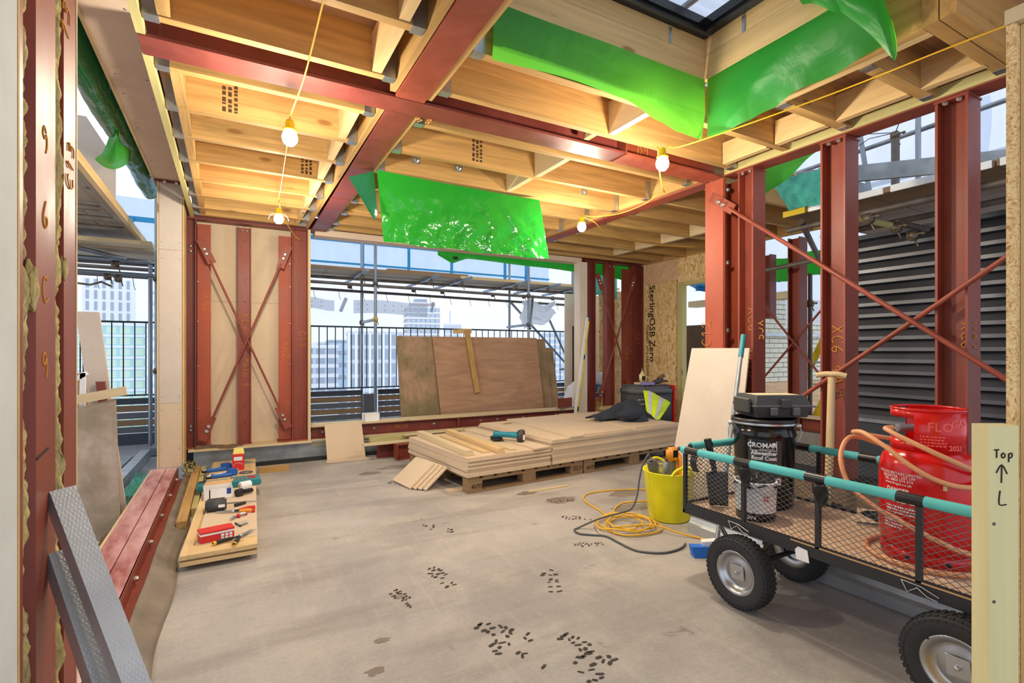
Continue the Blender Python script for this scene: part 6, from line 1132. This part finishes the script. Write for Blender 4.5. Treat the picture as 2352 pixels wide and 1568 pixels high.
mb.out('shroud', 'red_paint', ga); MB().tube([(gc[0] + .117 * math.cos(t * .1), gc[1] + .117 * math.sin(t * .1), GZ + .587) for t in range(63)], .0055, 8, closed=True).out('shroud_rim', 'red_paint', ga)
MB().tube([(*gc, GZ + .44), (*gc, GZ + .52)], .022, 14).out('valve', 'clamp', ga); lft = AG - .95; vx = Vector((math.cos(lft), math.sin(lft), 0)); pv = Vector((*gc, GZ + .51)); MB().tube([pv, pv + vx * .06, pv + vx * .115], [.017, .014, .016], 12).out('regulator', 'galv_dull', ga)
text_cyl('FLO', .046, gc, .1205, GZ + .512, AG + .32, 'emboss_highlight', ga, 'embossed_name', bold=.001); text_cyl('GAS', .034, gc, .1205, GZ + .53, AG + .86, 'emboss_highlight', ga, 'embossed_name', bold=.001); cyl_dashes(4, .075, .006, .011, gc, .1202, GZ + .487, AG + .12, 'emboss_highlight', ga, 'embossed_text', 3); text_cyl('2021', .026, gc, .1205, GZ + .442, AG + .75, 'emboss_highlight', ga, 'embossed_date', bold=.001)  # raised lettering in a lighter red, highlights painted into its colour
text_cyl('FLOGAS BRITAIN LIMITED\nLEICESTER - LE7 1PF\nTEL: 0800 574 574\nwww.flogas.co.uk', .0145, gc, .1592, GZ + .335, AG - .62, 'white', ga); text_cyl('DANGER\nEXTREMELY\nFLAMMABLE GAS', .0215, gc, .1592, GZ + .268, AG - .62, 'white', ga, bold=.0008); cyl_dashes(3, .11, .006, .0115, gc, .1592, GZ + .207, AG - .55, 'white', ga, seed=4); cyl_dashes(3, .07, .006, .0115, gc, .1592, GZ + .15, AG - .75, 'white', ga, seed=6); cyl_patch(gc, .1594, AG + .28, AG + .36, GZ + .30, GZ + .318, 'dust', 'worn_patch', ga)
# hose
HP = ((-.95, .132, .51), (-.9, .165, .508)) + ((-.7, .165, .50), (-.2, .172, .465), (.4, .178, .415), (.9, .19, .375), (1.5, .19, .36), (2.4, .185, .39), (3.4, .19, .42), (4.3, .215, .45), (4.75, .245, .47), (5.1, .22, .48), (5.55, .19, .44), (6.0, .175, .38), (6.5, .172, .335), (7.0, .175, .32), (7.5, .18, .33), (8.3, .18, .33), (9.3, .18, .33), (10.2, .205, .40), (10.8, .265, .44), (11.1, .29, .36), (11.25, .265, .26), (11.6, .21, .20), (12.1, .178, .165), (12.7, .175, .12), (13.2, .18, .085), (14, .19, .06), (15, .195, .03), (16, .2, .014), (17, .2, .012), (18, .205, .012), (18.8, .205, .012), (19.5, .20, .014))
hp = [(gc[0] + q.y * math.cos(AG + q.x), gc[1] + q.y * math.sin(AG + q.x), GZ + max(.0115, q.z)) for q in bez([(d_, max(r_, .1735) if k > 1 else r_, h_) for k, (d_, r_, h_) in enumerate(HP)], 9)]
tag(MB().tube(hp, .0095, 10).out('gas_hose', 'hose'), 'orange rubber gas hose wound around the red cylinder', 'hose')
# ---- yellow flexible bucket with tools
yc = (2.765, 2.66); yb = thing('flexi_bucket', 'bright yellow flexible bucket holding power tools', 'bucket', (*yc, 0))
MB().lathe([(0, .003), (.135, .003), (.142, .012), (.178, .335), (.186, .345), (.186, .352), (.172, .348), (.138, .02), (0, .02)], (*yc, 0), 48).out('tub', 'yellow_tub', yb)
for a in (math.atan2(-yc[1], -yc[0]) + .55, math.atan2(-yc[1], -yc[0]) + .55 + math.pi):
    MB().tube(bez([(yc[0] + .183 * math.cos(a + d_), yc[1] + .183 * math.sin(a + d_), .35 + h_) for d_, h_ in ((-.45, -.01), (-.3, .028), (0, .048), (.3, .028), (.45, -.01))], 6), .009, 8).out('handle', 'yellow_tub', yb)
def tool(lab, p, q, mats, name): 
    t_ = thing(name, lab, 'power tool', p); p, q = V(p), V(q); e = q - p; MB().tube([p, p + e * .45, p + e * .5, p + e * .85, q], [.028, .032, .04, .04, .03], 14).out('body', mats[0], t_); return t_, p, e
t_, p, e = tool('grey multi tool handle poking out of the yellow bucket, left', (2.77, 2.72, .16), (2.63, 2.70, .42), ['grey_plastic'], 'multi_tool'); MB().tube([p + e * .9, p + e * 1.02], .022, 12).out('end_cap', 'black', t_); MB().cham(2.665, 2.71, 2.655, 2.70, .33, .39, .008).out('switch', 'silver', t_)
t_ = thing('jigsaw', 'yellow power tool standing up in the yellow bucket', 'power tool', (2.80, 2.64, .1)); MB().tube([(2.76, 2.66, .14), (2.755, 2.62, .42)], [.03, .026], 12).out('grip', 'grey_plastic', t_); MB().cham(2.71, 2.80, 2.585, 2.655, .42, .515, .018).out('head', 'orange', t_); MB().box(2.728, 2.772, 2.582, 2.586, .45, .50).out('display', 'dark_gloss', t_); MB().cham(2.79, 2.85, 2.60, 2.67, .16, .47, .018).out('body', 'orange', t_)
t_, p, e = tool('dull grey tool lying in right of the yellow bucket', (2.80, 2.77, .15), (2.84, 2.74, .38), ['galv_dull'], 'drill_tool'); MB().tube([p + e, p + e * 1.08], .02, 10).out('nose', 'black', t_)
tag(MB().tube(bez([(2.619, 2.6985, .4415), (2.605, 2.695, .465), (2.58, 2.68, .465), (2.53, 2.68, .40), (2.50, 2.68, .30), (2.46, 2.66, .20), (2.40, 2.65, .125), (2.30, 2.66, .105), (2.18, 2.72, .07), (2.06, 2.79, .009), (2.01, 2.77, .007), (2.0, 2.70, .007), (2.06, 2.64, .007), (2.12, 2.58, .007), (2.12, 2.46, .007), (2.12, 2.34, .007), (2.15, 2.27, .007), (2.25, 2.20, .007), (2.38, 2.20, .007), (2.47, 2.24, .007)], 8), .0065, 8).out('cable', 'grey_cable'), 'grey tool cable trailing from bucket and looping on the floor', 'cable')
cp = [(3.15, 3.28, .006), (3.0, 3.36, .006), (2.85, 3.41, .006), (2.66, 3.43, .006), (2.53, 3.36, .006), (2.46, 3.22, .006), (2.42, 3.0, .006), (2.36, 2.86, .006), (2.25, 2.74, .006), (2.20, 2.62, .006)]
rn = random.Random(3); cx, cy = 2.37, 2.66
for k in range(62):
    a = math.pi + k * .42; r_ = .17 + .05 * math.sin(k * .31) + rn.uniform(-.012, .012); cp.append((cx + r_ * 1.0 * math.cos(a) + .02 * math.sin(k * .11), cy + r_ * .92 * math.sin(a), .008 + .0009 * k * (.6 + .4 * rn.random())))
cp += [(2.45, 2.5, .05), (2.55, 2.36, .02), (2.62, 2.27, .007), (2.64, 2.23, .007)]
tag(MB().tube(bez(cp, 5), .006, 7).out('cable', 'yellow_cable'), 'yellow extension cable coiled in a heap on the floor', 'cable')
tag(MB().tube(bez([(3.05, 2.98, .006), (2.9, 3.03, .006), (2.72, 3.08, .006), (2.58, 3.02, .006), (2.50, 2.95, .006), (2.47, 2.92, .006)], 8), .006, 7).out('cable', 'yellow_cable'), 'yellow cable end running from the coil behind the bucket', 'cable')
# ---- brush, board, shovel
br = thing('broom', 'long grey broom with teal grip and blue bristles leaning behind trolley', 'broom', (2.45, 1.98, 0)); MB().tube([(2.50, 2.03, .10), (3.075, 2.295, 1.22)], .013, 12).out('pole', 'galv_dull', br); MB().tube([(3.045, 2.281, 1.16), (3.12, 2.316, 1.31)], .017, 12).out('grip', 'teal_plastic', br); MB().tube([(2.95, 2.238, .97), (2.985, 2.254, 1.04)], .0138, 12).out('sticker', 'teal_tool', br)
MB().bar((2.43, 2.08, .06), (2.55, 1.99, .08), .05, .05).out('head', 'white', br); MB().prof([(-.028, 0), (.028, 0), (.035, -.06), (-.035, -.06)], (2.36, 2.105, .062), (2.56, 1.98, .062), (.5, .86, 0), (-.2, .1, 1)).out('bristles', 'blue_bristle', br)
def lboard(lab, b0, b1, t0, t1, mat, th=.012, name='cement_sheet'):
    b0, b1, t0, t1 = map(V, (b0, b1, t0, t1)); n_ = (b1 - b0).cross(t0 - b0).normalized() * th; return tag(MB().add([b0, b1, t1, t0, b0 + n_, b1 + n_, t1 + n_, t0 + n_], [(0, 1, 2, 3), (7, 6, 5, 4), (0, 4, 5, 1), (1, 5, 6, 2), (2, 6, 7, 3), (3, 7, 4, 0)]).out(name, mat), lab, 'board')
lboard('tall pale board leaning against the C12 column', (3.0, 2.92, .002), (3.02, 2.33, .002), (3.285, 2.905, 1.221), (3.285, 2.383, 1.219), 'cement_grey')
sv = thing('shovel', 'long wooden shovel with T handle leaning on a red column', 'shovel', (3.1, 1.74, 0)); MB().tube([(3.10, 1.735, .28), (3.15, 1.75, .62), (3.20, 1.768, 1.04)], [.021, .023, .021], 12).out('shaft', 'ash', sv); MB().tube(bez([(3.17, 1.845, 1.05), (3.19, 1.80, 1.06), (3.20, 1.768, 1.06), (3.21, 1.735, 1.06), (3.225, 1.695, 1.05)], 4), .017, 10).out('t_handle', 'ash', sv); MB().grid(lambda u, v: (3.02 + .03 * math.sin(u * 3.14) + .08 * v, 1.62 + .22 * u, .004 + .30 * v), 10, 8, .003).out('blade', 'dark_metal', sv)
t_ = thing('timber_baulk', 'old timber baulk lying behind the trolley by the kerb', 'timber', (3.1, 1.9, 0)); MB().box(3.17, 3.265, 1.5, 2.3, .0, .12).out('baulk', 'brownwood_Y', t_); t_ = thing('rubble_sack', 'dark crumpled sack behind the trolley beside the shovel', 'sack', (3.1, 1.4, 0)); blob((3.06, 1.24, .12), (.10, .14, .12), 'black_rough', 'sack', t_, 3, .3); t_ = thing('rubble_sack', 'white crumpled paper bag behind the trolley near the shovel', 'sack', (3.0, 1.58, 0)); blob((2.92, 1.50, .12), (.055, .055, .12), 'paper', 'bag', t_, 8, .3)
# ---- right foreground: marked timber and partition end
mk = thing('marked_timber', 'upright planed timber marked Top with an arrow, at right edge', 'timber', (1.567, .48, 0)); fw = Vector((math.sin(YAW), math.cos(YAW), 0)); rt = Vector((math.cos(YAW), -math.sin(YAW), 0)); b_ = Vector((1.537, .497, 0)); tl = rt * .0685
MB().prof([(0, 0), (.068, 0), (.075, .006), (.075, .044), (0, .044)], b_, b_ + Vector((0, 0, 1.027)), rt, fw).out('timber', 'treated_Z', mk)
def mkc(s, sz, dx, z, r=.0016): chalk(s, sz, tuple(b_ + rt * dx - fw * .0005 + Vector((0, 0, z))), rt, (0, 0, 1), 'ink', mk, r, 'pencil_mark')
mkc('T', .019, .012, .953); mkc('o', .019, .028, .953); mkc('p', .02, .044, .951); mkc('^', .042, .017, .895); mkc('L', .032, .021, .845)
for z in (.80, .62): MB().lathe([(0, .0006), (.004, .0004), (.004, 0)], tuple(b_ + rt * .012 + Vector((0, 0, z)) - fw * .0004), 8, tuple(-fw)).out('knot', 'plant_brown', mk)
pw = thing('wall_front', 'end of a strand board partition at the right edge', 'wall', (1.74, .52, 0), kind='structure'); MB().box(1.735, 2.05, .508, .527, 0, 2.03).out('strand_board', 'osb_edge', pw); MB().box(1.76, 2.05, .470, .507, 0, 2.03).out('stud', 'pine_Z', pw); MB().box(1.735, 2.05, .45, .53, 2.032, 2.07).out('top_plate', 'pale_X', pw)
for z in (.35, .9, 1.2, 1.62): MB().box(1.75, 1.80, .40, .469, z, z + .03).out('noggin', 'pale_X', pw)
MB().box(1.765, 1.80, .42, .455, .932, 1.0).out('white_tag', 'white', pw)
# ---- marks on the floor
for x, y, a, s in ((1.24, 3.25, .6, 1), (.98, 2.54, .1, 1), (1.466, 2.22, -.4, 1), (1.037, 1.91, .7, 1.0), (1.005, 1.74, .5, 1), (1.26, 1.64, .3, 1), (1.17, 1.49, -.2, 1.0), (1.367, 4.52, .8, 1), (.74, 2.41, .2, .8), (1.955, 2.53, 1.2, .7), (2.33, 3.38, 1.1, .8), (2.19, 2.97, .9, .8)): footprint(x, y, a, s)
rs = random.Random(12)
for x, y, s in ((.55, 2.11, .03), (.48, 1.92, .035), (.73, 2.44, .025), (2.33, 3.40, .12), (2.69, 2.98, .13), (2.2, 3.7, .08), (1.5, 5.2, .14), (1.2, 5.05, .1), (2.9, 3.3, .12)):
    n_ = 26; MB().add([(x, y, .0008)] + [(x + s * 1.4 * math.cos(k * 6.283 / n_) * (.7 + .5 * noise.noise((k * .5, x * 9, 0)) + .2 * rs.random()), y + s * .8 * math.sin(k * 6.283 / n_) * (.7 + .5 * noise.noise((k * .5, x * 9, 4)) + .2 * rs.random()), .0008) for k in range(n_)], [(0, k + 1, (k + 1) % n_ + 1) for k in range(n_)]).out('floor_stain', 'screed_dark', fl)
